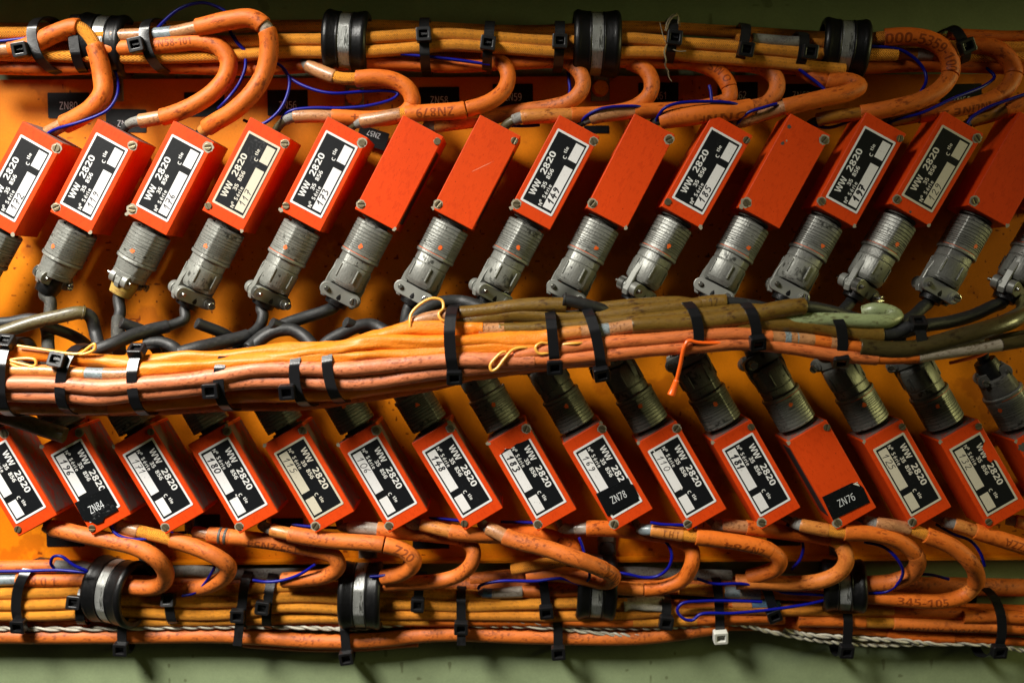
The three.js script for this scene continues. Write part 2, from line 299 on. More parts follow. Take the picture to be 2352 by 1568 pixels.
function handwrite(c, text, x, y, h, weight, r) {
  c.strokeStyle = '#15151c'; c.lineWidth = weight; c.lineCap = c.lineJoin = 'round';
  for (const ch of text) {
    const jx = (r() - 0.5) * 3, jy = (r() - 0.5) * 5, k = h / 10 * (0.94 + 0.12 * r());
    for (const st of DIGIT[ch]) {
      const q = st.map(([a, b]) => [x + jx + (a + (10 - b) * 0.12) * k, y + jy + b * k]);
      c.beginPath(); c.moveTo(...q[0]);
      if (ch === '1' || ch === '4') for (const p of q) c.lineTo(...p);
      else { for (let i = 1; i < q.length - 1; i++) c.quadraticCurveTo(q[i][0], q[i][1], (q[i][0] + q[i + 1][0]) / 2, (q[i][1] + q[i + 1][1]) / 2); c.lineTo(...q[q.length - 1]); }
      c.stroke();
    }
    x += h * 0.86;
  }
}
// printed nameplate, read along the box
function namePlate(serial, seed, o = {}) {
  const w = 800, h = 360, r = rng(seed * 131 + 7);
  return canvasTex(w, h, (c) => {
    c.fillStyle = o.aged ? '#c0b9a4' : '#d6d5d4'; c.fillRect(0, 0, w, h);
    c.fillStyle = '#0c0e11'; c.fillRect(22, 20, w - 44, h - 40);
    const ink = o.aged ? '#cdc8ba' : '#d8d8d6';
    c.fillStyle = ink; c.textBaseline = 'alphabetic';
    const put = (t, x, y, size, sx = 1, wt = 'bold') => { c.save(); c.translate(x, y); c.scale(sx, 1); c.font = wt + ' ' + size + 'px sans-serif'; c.fillText(t, 0, 0); c.restore(); };
    put('WW', 100, 106, 90, 0.98); put('2820', 330, 106, 90, 1.26);
    put('35', 208, 164, 58, 1.1); put('856', 310, 164, 58, 1.16);
    put('N', 38, 218, 50, 1.05); put('o', 76, 196, 42); put('S', 126, 218, 54, 1.05); put('é', 166, 218, 50); put('r', 200, 218, 50); put('i', 224, 218, 50); put('e', 246, 218, 50);
    put('C', 560, 216, 52, 1.05); put('tle', 616, 192, 46, 1.15);
    c.fillStyle = o.aged ? '#c4bda9' : '#d9d8d8'; c.fillRect(46, 232, 462, 94); c.fillRect(576, 232, 180, 94);
    for (let i = 0; i < 90; i++) { c.fillStyle = 'rgba(60,55,50,' + 0.12 * r() + ')'; c.beginPath(); c.ellipse(40 + r() * 730, 232 + r() * 80, 1 + r() * 7, 1 + r() * 3, r() * 3, 0, 7); c.fill(); }
    handwrite(c, serial, 92 + (o.hx ?? 0), 242, 72, (o.pen ?? 7) * 1.5, r);
    for (let i = 0; i < 60; i++) { c.strokeStyle = 'rgba(225,222,215,' + 0.3 * r() + ')'; c.lineWidth = 0.6 + r(); const x = r() * w, y = r() * h; c.beginPath(); c.moveTo(x, y); c.lineTo(x + (r() - 0.5) * 60, y + (r() - 0.5) * 40); c.stroke(); }
    for (let i = 0; i < 220; i++) { c.fillStyle = r() < 0.3 ? 'rgba(200,195,185,' + 0.1 * r() + ')' : 'rgba(30,26,22,' + 0.18 * r() + ')'; c.beginPath(); c.arc(r() * w, r() * h, 0.6 + r() * r() * 7, 0, 7); c.fill(); }
    if (o.smear) for (let i = 0; i < 40; i++) { c.fillStyle = 'rgba(190,186,176,0.13)'; c.beginPath(); c.ellipse(500 + r() * 260, 60 + r() * 200, 4 + r() * 30, 2 + r() * 8, r() * 3, 0, 7); c.fill(); }
    if (o.peel) { c.fillStyle = 'rgba(205,203,200,0.95)'; for (const [x, y] of o.peel) { c.beginPath(); for (let i = 0; i < 9; i++) { const a = i / 9 * 6.28; c.lineTo(x + Math.cos(a) * (8 + r() * 16), y + Math.sin(a) * (5 + r() * 9)); } c.fill(); } }
  });
}
function plateTex(text, seed, o = {}) {
  const r = rng(seed * 77 + 3);
  return canvasTex(320, 200, (c) => {
    c.fillStyle = '#0b0d0f'; c.fillRect(0, 0, 320, 200);
    if (text) { c.save(); c.translate(160, o.ty ?? 104); if (o.flip) c.rotate(Math.PI); c.scale(0.74, 1); c.fillStyle = '#c9ccce'; c.font = '82px sans-serif'; c.textAlign = 'center'; c.textBaseline = 'middle'; c.fillText(text, 0, 0); c.restore(); }
    for (let i = 0; i < 80; i++) { c.fillStyle = 'rgba(190,185,175,' + 0.16 * r() + ')'; c.beginPath(); c.ellipse(r() * 320, r() * 200, 1 + r() * r() * 12, 1 + r() * 4, r() * 3, 0, 7); c.fill(); }
    if (o.worn) for (let i = 0; i < 26; i++) { c.strokeStyle = 'rgba(185,185,185,0.35)'; c.lineWidth = 1 + r() * 3; c.beginPath(); const x = 60 + r() * 220, y = 130 + r() * 50; c.moveTo(x, y); c.quadraticCurveTo(x + 20 * r(), y - 18 * r(), x + 30 * r(), y + 8 * r()); c.stroke(); }
  });
}
// a thin printed sheet of any outline (millimetres, centred), printed on its front
function sheetG(outline, w, h, thick, turn = 0) {
  const s = new THREE.Shape(outline.map(([x, y]) => new THREE.Vector2(x * mm, y * mm)));
  const g = new THREE.ExtrudeGeometry(s, { depth: thick * mm, bevelEnabled: false }), p = g.attributes.position, u = g.attributes.uv;
  for (let i = 0; i < p.count; i++) { const x = p.getX(i) / mm, y = p.getY(i) / mm; let a = x / w + 0.5, b = y / h + 0.5; if (turn) { a = y / h + 0.5; b = 0.5 - x / w; } u.setXY(i, a, b); }
  return g;
}
const rectO = (w, h, c = 0.6) => [[-w / 2 + c, -h / 2], [w / 2 - c, -h / 2], [w / 2, -h / 2 + c], [w / 2, h / 2 - c], [w / 2 - c, h / 2], [-w / 2 + c, h / 2], [-w / 2, h / 2 - c], [-w / 2, -h / 2 + c]];
function blobG(r, thick, seed, irr = 0.18, n = 22) {
  const q = rng(seed); const s = new THREE.Shape(); for (let i = 0; i < n; i++) { const a = i / n * 6.2832, rr = r * (1 - irr + 2 * irr * q()) * mm; i ? s.lineTo(Math.cos(a) * rr, Math.sin(a) * rr) : s.moveTo(Math.cos(a) * rr, Math.sin(a) * rr); }
  return new THREE.ExtrudeGeometry(s, { depth: thick * mm, bevelEnabled: false });
}
// slotted screw head lying in the xy plane, front at +z
function slotHead(r, t, slot = 0.22) {
  const list = [], s = slot * r;
  for (const k of [1, -1]) {
    const sh = new THREE.Shape(); const a0 = Math.asin(s / r); sh.moveTo(Math.cos(a0) * r * mm, s * mm);
    for (let i = 0; i <= 14; i++) { const a = a0 + (Math.PI - 2 * a0) * i / 14; sh.lineTo(Math.cos(a) * r * mm, Math.sin(a) * r * mm); }
    const g = new THREE.ExtrudeGeometry(sh, { depth: t * mm, bevelEnabled: true, bevelSize: 0.12 * r * mm, bevelThickness: 0.12 * r * mm, bevelSegments: 2, bevelOffset: -0.12 * r * mm });
    if (k < 0) g.rotateZ(Math.PI); list.push(g);
  }
  list.push(cylG(r * 0.94, t * 0.5, 0, 0, t * 0.2, 'z', 20));
  return merge(list);
}
const G = { screwHead: slotHead(2.7, 0.8), body: boxG(34, 78, Z_FRONT - Z_BACK, 0, 0, (Z_FRONT + Z_BACK) / 2 - Z_PANEL, 0.7), foot: merge([boxG(12, 12, Z_BACK - Z_PANEL, 0, 24, (Z_BACK - Z_PANEL) / 2), boxG(12, 12, Z_BACK - Z_PANEL, 0, -24, (Z_BACK - Z_PANEL) / 2)]) };
const REDS = [M.red]; for (let i = 1; i < 4; i++) { const m = M.red.clone(); m.map = TX.red.clone(); m.map.offset.set(0.27 * i, 0.41 * i); m.map.needsUpdate = true; m.color.setRGB(0.72 - 0.012 * i, 0.060 - 0.003 * (i % 2), 0.005); REDS.push(m); }

// ------------------------------------------------------------------ a red box with nameplate, slotted screws and bare rings round them
function redBox(p1, p2, low, label, o, i) {
  const a = W(...p1, Z_FRONT), b = W(...p2, Z_FRONT), c = a.clone().add(b).multiplyScalar(0.5), ref = Math.atan2(67.6, 28.7);
  const rot = Math.atan2(b.y - a.y, b.x - a.x) - ref;                    // from the connector-end screw to the far screw
  const t = thing('junction_box', label, 'junction box', V(c.x, c.y, Z_PANEL * mm), low ? 'red boxes of the lower row' : 'red boxes of the upper row');
  t.rotation.z = rot; const D0 = Z_FRONT - Z_PANEL;
  part('housing', G.body, REDS[i % 4], t); part('standoff', G.foot, M.aluDark, t);
  const dust = [boxG(0.3, 73, Z_FRONT - Z_BACK - 3, -17.05, 0, (Z_FRONT + Z_BACK) / 2 - Z_PANEL)]; dust.push(boxG(31, 0.3, Z_FRONT - Z_BACK - 3, 0, low ? -39.05 : 39.05, (Z_FRONT + Z_BACK) / 2 - Z_PANEL));
  if (low) for (const d of dust) part('dust_film', d, M.redDust, t); else part('dust_film', dust[1], M.redDust, t);
  for (const [x, y, k] of [[-14.3, -33.8, 0], [14.3, 33.8, 1]]) {
    if (rand() < 0.72) { const ring = part('bare_ring', blobG(3.3 + rand() * 0.8, 0.12, i * 7 + k + (low ? 900 : 100), 0.1), M.primer, t); ring.position.set((x + Math.sign(x) * 0.1) * mm, y * mm, D0 * mm + 0.00002); }
    const s = part('screw', G.screwHead, M.screw, t); s.position.set(x * mm, y * mm, (D0 + 0.1) * mm); s.rotation.z = rand() * 3; s.scale.z = 0.7;
  }
  if (o.serial !== undefined) {
    const w = 26.6, h = 59.5; let out = rectO(w, h);
    if (o.torn === 'end') out = [[-w / 2, -h / 2 + 4], [-6, -h / 2 + 3.2], [-2, -h / 2 + 2.2], [3, -h / 2 + 3.4], [7, -h / 2 + 1.2], [9, -h / 2 + 2.6], [w / 2, -h / 2 + 3.6], [w / 2, h / 2], [-w / 2, h / 2]].map(([x, y]) => [x, y]);
    if (o.torn === 'bite') out = [[-w / 2, -h / 2], [w / 2, -h / 2], [w / 2, h / 2], [-w / 2, h / 2], [-w / 2, -4], [-w / 2 + 1.6, -6], [-w / 2 + 4.2, -5], [-w / 2 + 5.6, -8.5], [-w / 2 + 4.4, -13], [-w / 2 + 4.8, -18], [-w / 2 + 2, -20.5], [-w / 2, -22]];
    const m = new THREE.MeshPhysicalMaterial({ roughness: 0.5, specularIntensity: 0.45, map: namePlate(o.serial, i + (low ? 40 : 0), o.plate ?? {}) });
    m.bumpMap = TX.fine; m.bumpScale = 0.00006;
    const g = sheetG(out, w, h, 0.35, 1); part('nameplate', g, m, t).position.set(0, 0, (D0 + 0.02) * mm);
  }
  if (o.chips) for (const [x, y, r] of o.chips) part('paint_chip', blobG(r, 0.1, Math.round(x * 10 + y + 500), 0.35, 12), r > 0.9 ? M.aluDark : M.primer, t).position.set(x * mm, y * mm, D0 * mm);
  if (o.scratch) part('scratch', blobG(1, 0.1, 5, 0.3, 12).scale(0.2, 9, 1).rotateZ(-0.65), M.scuff, t).position.set(2 * mm, 6 * mm, D0 * mm - 0.00005);
  if (o.sidePlate) { const g = boxG(0.4, 60, 18, o.sidePlate * 17.2, -3, 44); part('side_plate', g, M.plate, t); }
  // little worn corner
  const cc = part('worn_corner', blobG(1.5, 0.1, 60 + i, 0.4, 10), M.primer, t); cc.position.set((low ? -1 : 1) * (rand() < 0.5 ? 16.2 : -16.2) * mm, -38.2 * mm, D0 * mm - 0.00006);
  return { t, rot, c };
}

// ------------------------------------------------------------------ round metal connectors
function latheG(pts, seg = 44) { const g = new THREE.LatheGeometry(pts.map(([r, y]) => new THREE.Vector2(r * mm, y * mm)), seg); return toCreasedNormals(g, 0.6); }
function ringProfile(y0, grooves, r) { const p = [[r - 3.4, y0], [r - 0.7, y0], [r, y0 - 0.7]]; for (const [y, d] of grooves) p.push([r, y + 0.32], [r - d, y + 0.05], [r - d, y - 0.05], [r, y - 0.32]); return p; }
const GC = {};
GC.neck = latheG([[0, 0.2], [12.4, 0.2], [12.4, -1.8], [9.4, -1.8], [9.4, -9], [0, -9]]);
{
  const gr = []; for (const y of [-6.6, -9.6, -12.4, -15, -17.2]) gr.push([y, 0.55]); for (const y of [-19.2, -20.8, -22.4, -24, -25.6]) gr.push([y, 0.5]);
  GC.ring = latheG([...ringProfile(-4, gr, 15), [15, -28.2], [14.6, -28.8], [12, -28.8]].map(([r, y]) => [r, y]));
}
GC.lip = latheG([[12, -28.9], [15.3, -28.9], [15.5, -29.4], [15.5, -31], [15.1, -31.5], [13.2, -31.5], [13.2, -32]]);
GC.collar = latheG([[12, -31], [13.6, -31.4], [13.6, -37.6], [13.2, -37.9], [13.2, -38.3], [13.7, -38.7], [13.9, -39.2], [13.9, -53], [13.2, -55], [12, -56.2], [8, -56.2], [5, -57.5], [5, -60]]);
GC.oring = latheG([[14.2, -28.4], [15.15, -28.55], [15.15, -28.95], [14.2, -29.1]]);
GC.ribs = merge([0, 1, 2, 3, 4, 5].map((k) => { const a = k * Math.PI / 3 + 0.3; return boxG(1.6, 11, 1.5, 0, -45.5, 14.2, 0.7).rotateY(a); }));
GC.arm = (s) => { const sh = new THREE.Shape([[0, -42], [2.6, -42], [4.2, -52], [4.2, -66], [2.4, -69], [0, -69]].map(([x, y]) => new THREE.Vector2(x * mm, y * mm))); const g = new THREE.ExtrudeGeometry(sh, { depth: 4.4 * mm, bevelEnabled: true, bevelSize: 0.5 * mm, bevelThickness: 0.5 * mm, bevelSegments: 1 }); g.translate(10.4 * mm, 0, -2.2 * mm); if (s < 0) g.rotateY(Math.PI); return g; };
function barG(w, h, d) { const s = new THREE.Shape(), a = w / 2 - h / 2, r = h / 2; s.absarc(a * mm, 0, r * mm, -Math.PI / 2, Math.PI / 2); s.absarc(-a * mm, 0, r * mm, Math.PI / 2, 1.5 * Math.PI); return new THREE.ExtrudeGeometry(s, { depth: d * mm, bevelEnabled: true, bevelSize: 0.6 * mm, bevelThickness: 0.6 * mm, bevelSegments: 2, bevelOffset: -0.6 * mm, curveSegments: 12 }); }
GC.barFront = merge([barG(33, 10.5, 4.4).translate(0, -62.6 * mm, 4.2 * mm), cylG(3.9, 7, 11.2, -62.6, 6.6, 'z', 18)]);
GC.barBack = merge([barG(33, 10.5, 4.4).translate(0, -62.6 * mm, -8.6 * mm), cylG(4.2, 7.4, -11.2, -62.6, -5, 'z', 18)]);
GC.bolt = merge([cylG(1.5, 25, 0, 0, -8, 'z', 12), slotHead(3.0, 1.7).translate(0, 0, 0.004)]);
GC.boltEnd = merge([cylG(1.6, 25, 0, 0, -6, 'z', 12), ...[0, 1, 2, 3].map((k) => cylG(1.95, 0.55, 0, 0, 2.2 + k * 1.05, 'z', 12)), cylG(1.2, 1, 0, 0, 6.4, 'z', 12, 1.7)]);
GC.bush = latheG([[4.4, -56], [9, -58], [9.4, -66], [8.4, -72], [7, -72.4], [4.4, -72]]);
GC.tail = latheG([[12, -31.4], [13.6, -31.6], [13.4, -35], [12.6, -40.6], [12.9, -40.9], [12.7, -44.5], [8, -45.4], [5, -46], [5, -50]]);
GC.dot = (seed) => { const g = blobG(1.7, 0.05, seed, 0.3, 14), p = g.attributes.position; for (let i = 0; i < p.count; i++) { const x = p.getX(i), z = p.getZ(i), a = x / 0.01508; p.setXYZ(i, Math.sin(a) * (0.01504 + z), p.getY(i), Math.cos(a) * (0.01504 + z)); } g.computeVertexNormals(); return g; };
GC.paintLine = (a0, a1) => { const g = new THREE.CylinderGeometry(15.3 * mm, 15.3 * mm, 0.45 * mm, 24, 1, true, a0, a1 - a0); return g.translate(0, -28.85 * mm, 0); };
GC.arms = [GC.arm(1), GC.arm(-1)];
const ALUS = [M.alu]; for (let i = 1; i < 4; i++) { const m = M.alu.clone(); m.map = TX.metal.clone(); m.map.offset.set(0.31 * i, 0.17 * i); m.map.needsUpdate = true; const k = 1 - 0.05 * i; m.color.setRGB(0.30 * k, 0.305 * k, 0.285 * k); ALUS.push(m); }
function connector(box, low, label, o, i) {
  const u = V(-Math.sin(box.rot), Math.cos(box.rot), 0), end = box.c.clone().addScaledVector(u, -39 * mm); end.z = Z_AXIS * mm;
  const t = thing('cable_connector', label, 'connector', end, low ? 'metal connectors of the lower row' : 'metal connectors of the upper row');
  const roll = o.roll ?? 0; t.rotation.set(0, roll, box.rot, 'ZYX'); const al = ALUS[i % 4], al2 = o.darkClamp ? M.aluDark : ALUS[(i + 1) % 4];
  part('neck', GC.neck, M.aluDark, t);
  const ring = part('coupling_ring', GC.ring, al, t);
  const d = part('red_dot', GC.dot(i * 13 + 5), o.dot ?? M.dot, ring); d.position.y = -22.6 * mm; d.rotation.y = (o.dotA ?? 0.2) - roll;
  part('seal_ring', GC.oring, M.aluDark, t); part('lip', GC.lip, al, t);
  if (o.line) part('paint_line', GC.paintLine(-1.3 - roll, 0.6 - roll), M.dot, t);
  const dy = o.short ? 13 : 0; 
  if (o.short) part('tail_cone', GC.tail, al2, t);
  else { const b = part('backshell', GC.collar, al2, t); part('ribs', GC.ribs, al2, b); }
  const cl = new THREE.Group(); cl.name = 'cable_clamp'; t.add(cl); cl.position.y = dy * mm; if (o.short) cl.scale.set(0.8, 0.95, 0.85);
  for (const g of GC.arms) part('clamp_arm', g, al2, cl);
  part('clamp_bar', GC.barFront, al2, cl); part('clamp_bar', GC.barBack, al, cl);
  const b1 = part('clamp_screw', GC.bolt, M.steel, cl); b1.position.set(11.2 * mm, -62.6 * mm, 9.6 * mm); b1.rotation.z = rand() * 3;
  const b2 = part('clamp_screw', GC.boltEnd, M.steel, cl); b2.position.set(-11.2 * mm, -62.6 * mm, 5 * mm);
  const bush = part('grommet', GC.bush, o.bush ?? M.rubber, t); bush.position.y = dy * mm;
  return { t, exit: end.clone().addScaledVector(u, -(74 - dy) * mm), u, clampEnd: end.clone().addScaledVector(u, -(66 - dy) * mm) };
}

// ------------------------------------------------------------------ cable ties
function ribbonG(P, Nrm, Wd, w, th, closed) {
  const pos = [], n = P.length; const c = (i, s, k) => P[i].clone().addScaledVector(Wd[i], s * w / 2 * mm).addScaledVector(Nrm[i], (k ? th : 0) * mm);
  const quad = (a, b, d, e) => pos.push(...a.toArray(), ...b.toArray(), ...d.toArray(), ...a.toArray(), ...d.toArray(), ...e.toArray());
  for (let i = 0; i < n - (closed ? 0 : 1); i++) { const j = (i + 1) % n; const A = c(i, -1, 1), B = c(i, 1, 1), C = c(j, 1, 1), E = c(j, -1, 1), a = c(i, -1, 0), b = c(i, 1, 0), d = c(j, 1, 0), e = c(j, -1, 0); quad(A, B, C, E); quad(b, a, e, d); quad(B, b, d, C); quad(a, A, E, e); }
  if (!closed) { const A = c(0, -1, 1), B = c(0, 1, 1), a = c(0, -1, 0), b = c(0, 1, 0); quad(B, A, a, b); const m = n - 1; quad(c(m, -1, 1), c(m, 1, 1), c(m, 1, 0), c(m, -1, 0)); }
  const g = new THREE.BufferGeometry(); g.setAttribute('position', new THREE.Float32BufferAttribute(pos, 3)); g.setAttribute('uv', new THREE.Float32BufferAttribute(new Float32Array(pos.length / 3 * 2).map((_, i) => (pos[Math.floor(i / 2) * 3 + (i % 2)] * 20)), 2));
  return toCreasedNormals(g, 0.55);
}
function tieHeadG(w, h, d) {
  const rr = (W0, H0, r) => { const p = []; for (const [cx, cy, a0] of [[W0 / 2 - r, H0 / 2 - r, 0], [-W0 / 2 + r, H0 / 2 - r, 1], [-W0 / 2 + r, -H0 / 2 + r, 2], [W0 / 2 - r, -H0 / 2 + r, 3]]) for (let i = 0; i <= 3; i++) { const a = (a0 + i / 3) * Math.PI / 2; p.push(new THREE.Vector2((cx + r * Math.cos(a)) * mm, (cy + r * Math.sin(a)) * mm)); } return p; };
  const s = new THREE.Shape(rr(w, h, 1.3)); s.holes.push(new THREE.Path(rr(w * 0.56, h * 0.5, 0.5)));
  const g = new THREE.ExtrudeGeometry(s, { depth: d * mm, bevelEnabled: true, bevelSize: 0.55 * mm, bevelThickness: 0.55 * mm, bevelSegments: 2, bevelOffset: -0.55 * mm });
  return merge([g, boxG(w * 0.6, h * 0.56, 1, 0, 0, 1.2), boxG(w * 0.42, h * 0.2, 1.6, 0, h * 0.1, d * 0.55)]);
}
const HEADS = [tieHeadG(11.2, 10.6, 5.6), tieHeadG(10.6, 11, 5)];
function tie(label, top, bot, zc, dz, o = {}) {
  const A = W(...top, zc), B = W(...bot, zc); A.x = W(...top, zc + dz * 0.85).x; B.x = W(...bot, zc + dz * 0.85).x; const c = A.clone().add(B).multiplyScalar(0.5), a = A.clone().sub(B).multiplyScalar(0.5), h = a.length(), ah = a.clone().normalize(), Z0 = V(0, 0, 1), wd = V().crossVectors(ah, Z0).normalize();
  const t = thing('cable_tie', label, 'cable tie', c, o.group ?? 'cable ties'), m = o.old ? M.tieOld : M.tie, n = 56, e = o.e ?? 0.78, P = [], Nn = [], Wd = [];
  const at = (f) => { const cs = Math.cos(f), sn = Math.sin(f); const y = Math.sign(cs) * Math.abs(cs) ** e, z = Math.sign(sn) * Math.abs(sn) ** e; return V().addScaledVector(ah, h * y).addScaledVector(Z0, dz * mm * z).addScaledVector(wd, (o.bow ?? 0) * mm * Math.max(0, z) * (1 - 0.3 * y * y)); };
  for (let i = 0; i < n; i++) { const f = i / n * 2 * Math.PI, p = at(f), q = at(f + 0.02).sub(at(f - 0.02)).normalize(); P.push(p); const nn = V().crossVectors(q, wd).normalize(); if (nn.dot(p) < 0) nn.negate(); Nn.push(nn); Wd.push(wd); }
  part('strap', ribbonG(P, Nn, Wd, o.w ?? 7.4, 1.3, true), m, t);
  if (o.head) {
    const hp = W(...o.head, zc + dz).sub(c); let best = 0, bd = 1e9; const hy = hp.dot(ah);
    for (let f = 0.02; f < Math.PI; f += 0.02) { const d = Math.abs(at(f).dot(ah) - hy); if (d < bd) { bd = d; best = f; } }
    const p = at(best), q = at(best + 0.02).sub(at(best - 0.02)).normalize(), nn = V().crossVectors(wd, q).normalize(); if (nn.z < 0) nn.negate();
    nn.lerp(Z0, o.face ?? 0.25).normalize();
    const x = wd.clone(), y = V().crossVectors(nn, x).normalize(), g = part('head', HEADS[o.kind ?? 0], o.paint ? M.tiePaint : m, t);
    x.crossVectors(y, nn); g.quaternion.setFromRotationMatrix(new THREE.Matrix4().makeBasis(x, y, nn)); g.position.copy(p).addScaledVector(nn, 0.4 * mm); g.position.addScaledVector(wd, (o.side ?? 0) * mm);
    g.rotateZ((rand() - 0.5) * 0.16);
    if (o.tail) { const tp = [], tn = [], tw = []; for (let i = 0; i <= 5; i++) { tp.push(p.clone().addScaledVector(nn, (2.6 + i * 0.15) * mm).addScaledVector(ah, -(4 + o.tail * i / 5) * mm)); tn.push(nn); tw.push(wd); } part('tail', ribbonG(tp, tn, tw, (o.w ?? 7.4) * 0.94, 1.2, false), m, t); }
  }
  return t;
}

// ------------------------------------------------------------------ rubber-lined clamps
function clampRing(label, at, zc, halfH, halfD, width, tilt, o = {}) {
  const c = W(...at, zc); c.x = W(...at, zc + halfD * 0.85).x; const t = thing('cable_clamp_ring', label, 'clamp', c, o.group); t.rotation.set(0, o.yaw ?? 0, tilt, 'ZYX');
  const w = width / 2, r = halfH, lat = (p) => { const g = new THREE.LatheGeometry(p.map(([a, b]) => new THREE.Vector2(a * mm, b * mm)), 56); g.rotateZ(-Math.PI / 2); g.scale(1, 1, halfD / halfH); g.computeVertexNormals(); return toCreasedNormals(g, 0.7); };
  const lip = [[r - 3.4, -w], [r - 0.6, -w - 0.3], [r + 1.4, -w + 1.0], [r + 2.2, -w + 3.2], [r + 1.6, -w + 6], [r + 0.9, -6.4], [r + 1.3, -5.2], [r + 0.2, -4.4], [r - 0.8, -4.2], [r - 0.8, 4.2], [r + 0.2, 4.4], [r + 1.3, 5.2], [r + 0.9, 6.4], [r + 1.6, w - 6], [r + 2.2, w - 3.2], [r + 1.4, w - 1.0], [r - 0.6, w + 0.3], [r - 3.4, w]];
  const sp = new THREE.SplineCurve(lip.map(([p, q]) => new THREE.Vector2(p, q))).getPoints(90).map((v) => [v.x, v.y]);
  const rg = new THREE.LatheGeometry(sp.map(([p, q]) => new THREE.Vector2(p * mm, q * mm)), 64); rg.rotateZ(-Math.PI / 2); rg.scale(1, 1, halfD / halfH); rg.computeVertexNormals();
  part('rubber_cushion', rg, M.rubber, t);
  part('metal_band', lat([[r - 0.9, -4.1], [r + 0.45, -4.1], [r + 0.6, -3.8], [r + 0.6, 3.8], [r + 0.45, 4.1], [r - 0.9, 4.1]]), M.band, t);
  if (o.tab) {
    const b = W(...o.tab, Z_PANEL + 1).sub(c), g = merge([boxG(15, 20, 1.8, 0, 0, 0, 0.8), boxG(11, 16, 3, 0, 14, 2, 0.8).rotateX(0.12)]);
    const q = part('mounting_tab', g, M.tab, t); q.position.copy(b); q.rotation.z = -tilt;
    const hb = part('hex_bolt', merge([cylG(6.4, 4.4, 0, 0, 3.4, 'z', 6), cylG(6.6, 0.9, 0, 0, 1.5, 'z', 24), cylG(5.4, 0.5, 0, 0, 5.7, 'z', 24, 5.8)]), o.boltMat ?? M.panel, q); hb.rotation.z = 0.35;
  }
  return t;
}
// ------------------------------------------------------------------ the setting: painted wall, orange panel, added shading trunking above
{
  const g = new THREE.PlaneGeometry(3, 2.4, 1, 1); const u = g.attributes.uv; for (let i = 0; i < u.count; i++) u.setXY(i, u.getX(i) * 7.5, u.getY(i) * 6);
  const box = new THREE.BoxGeometry(3, 2.4, 0.02).translate(0, 0, -0.0105);
  const w = new THREE.Mesh(merge([g, box]), M.wall); w.name = 'wall'; w.receiveShadow = w.castShadow = true; w.userData.kind = 'structure'; scene.add(w);
  // folded orange sheet carrying the boxes
  const tl = W(-120, 184, Z_PANEL), br = W(2480, 1270, Z_PANEL), x0 = -0.52, x1 = 0.52, s = new THREE.Shape();
  s.moveTo(x0, br.y); s.lineTo(x1, br.y); s.lineTo(x1, tl.y); s.lineTo(x0, tl.y); s.closePath();
  for (let px = 930; px < 2300; px += 163) { const c = W(px, 955 - (px - 1093) * 0.005, Z_PANEL), h = new THREE.Path(); h.absarc(c.x, c.y, 0.0026, 0, 6.2832); s.holes.push(h); }
  const p = new THREE.ExtrudeGeometry(s, { depth: 0.002, bevelEnabled: false, curveSegments: 14 }).translate(0, 0, Z_PANEL * mm - 0.002);
  const up = p.attributes.position, uu = p.attributes.uv; for (let i = 0; i < up.count; i++) uu.setXY(i, up.getX(i) * 4, up.getY(i) * 4 + up.getZ(i) * 4);
  const t = thing('mounting_panel', 'long folded orange sheet metal panel behind the red boxes', 'panel', V(0, 0, 0));
  part('face', p, M.panel, t);
  part('fold', new THREE.BoxGeometry(x1 - x0, 0.002, 0.0028).translate(0, tl.y - 0.0011, 0.0016), M.panel, t);
  part('fold', new THREE.BoxGeometry(x1 - x0, 0.002, 0.0158).translate(0, br.y - 0.0011, 0.0081), M.panel, t);  // lower lip made to jut forward so it shades the wall beneath
  const c = W(1176, -96, 92);  // unseen box added above the view to cast shade on the wall top
  single('added_trunking', new RoundedBoxGeometry(1.4, 0.09, 0.088, 2, 0.002), M.wall, 'unseen olive trunking added above the cables to shade the top of the wall', 'trunking', null, V(0, c.y + 0.045, 0.0445));
}

// ------------------------------------------------------------------ red boxes and their connectors
const topBoxes = [
  [[-46, 478], [129, 341], '172', 'red box numbered 172, cut off by the left edge', { plate: {} }],
  [[130, 475], [302.7, 335], '119', 'red box whose nameplate is numbered 119', { plate: { pen: 6 } }],
  [[304, 480], [477, 338], '176', 'red box whose nameplate is numbered 176', { plate: { pen: 6 } }],
  [[479, 472], [653, 330], '117', 'red box with darkened nameplate numbered 117', { plate: { pen: 5, aged: 1, smear: 1 } }],
  [[657, 472], [831, 328], '173', 'red box whose nameplate is numbered 173', { plate: {} }],
  [[829.5, 469], [1004, 325], null, 'plain red box right of the box numbered 173', { sidePlate: 1 }],
  [[1006, 469], [1182, 323], null, 'plain red box with a pale scratch left of the box numbered 149', { scratch: 1, sidePlate: 1 }],
  [[1187, 467], [1361.7, 325], '149', 'red box whose nameplate is numbered 149', { plate: { pen: 9 } }],
  [[1360.7, 466.6], [1536, 320], null, 'plain red box between the boxes numbered 149 and 185', {}],
  [[1534, 463], [1714, 322], '185', 'red box whose nameplate is numbered 185', { plate: { pen: 8 } }],
  [[1714, 465], [1893, 321], null, 'plain red box with dark paint chips between boxes numbered 185 and 197', { chips: [[-13, 30, 1.4], [-11.5, 17, 1.2], [-10, 20, 0.7]] }],
  [[1887, 462], [2067, 318], '197', 'red box whose nameplate is numbered 197', { plate: { pen: 11 } }],
  [[2060, 458], [2245, 317], '129', 'red box whose nameplate is numbered 129', { plate: { pen: 5, aged: 1 }, chips: [[-1, -37, 1.1]] }],
  [[2238, 461], [2420, 317], null, 'plain red box cut off by the right edge, beside the box numbered 129', {}],
  [[2414, 459], [2596, 316], null, 'red box just past the right edge of the upper row', {}],
];
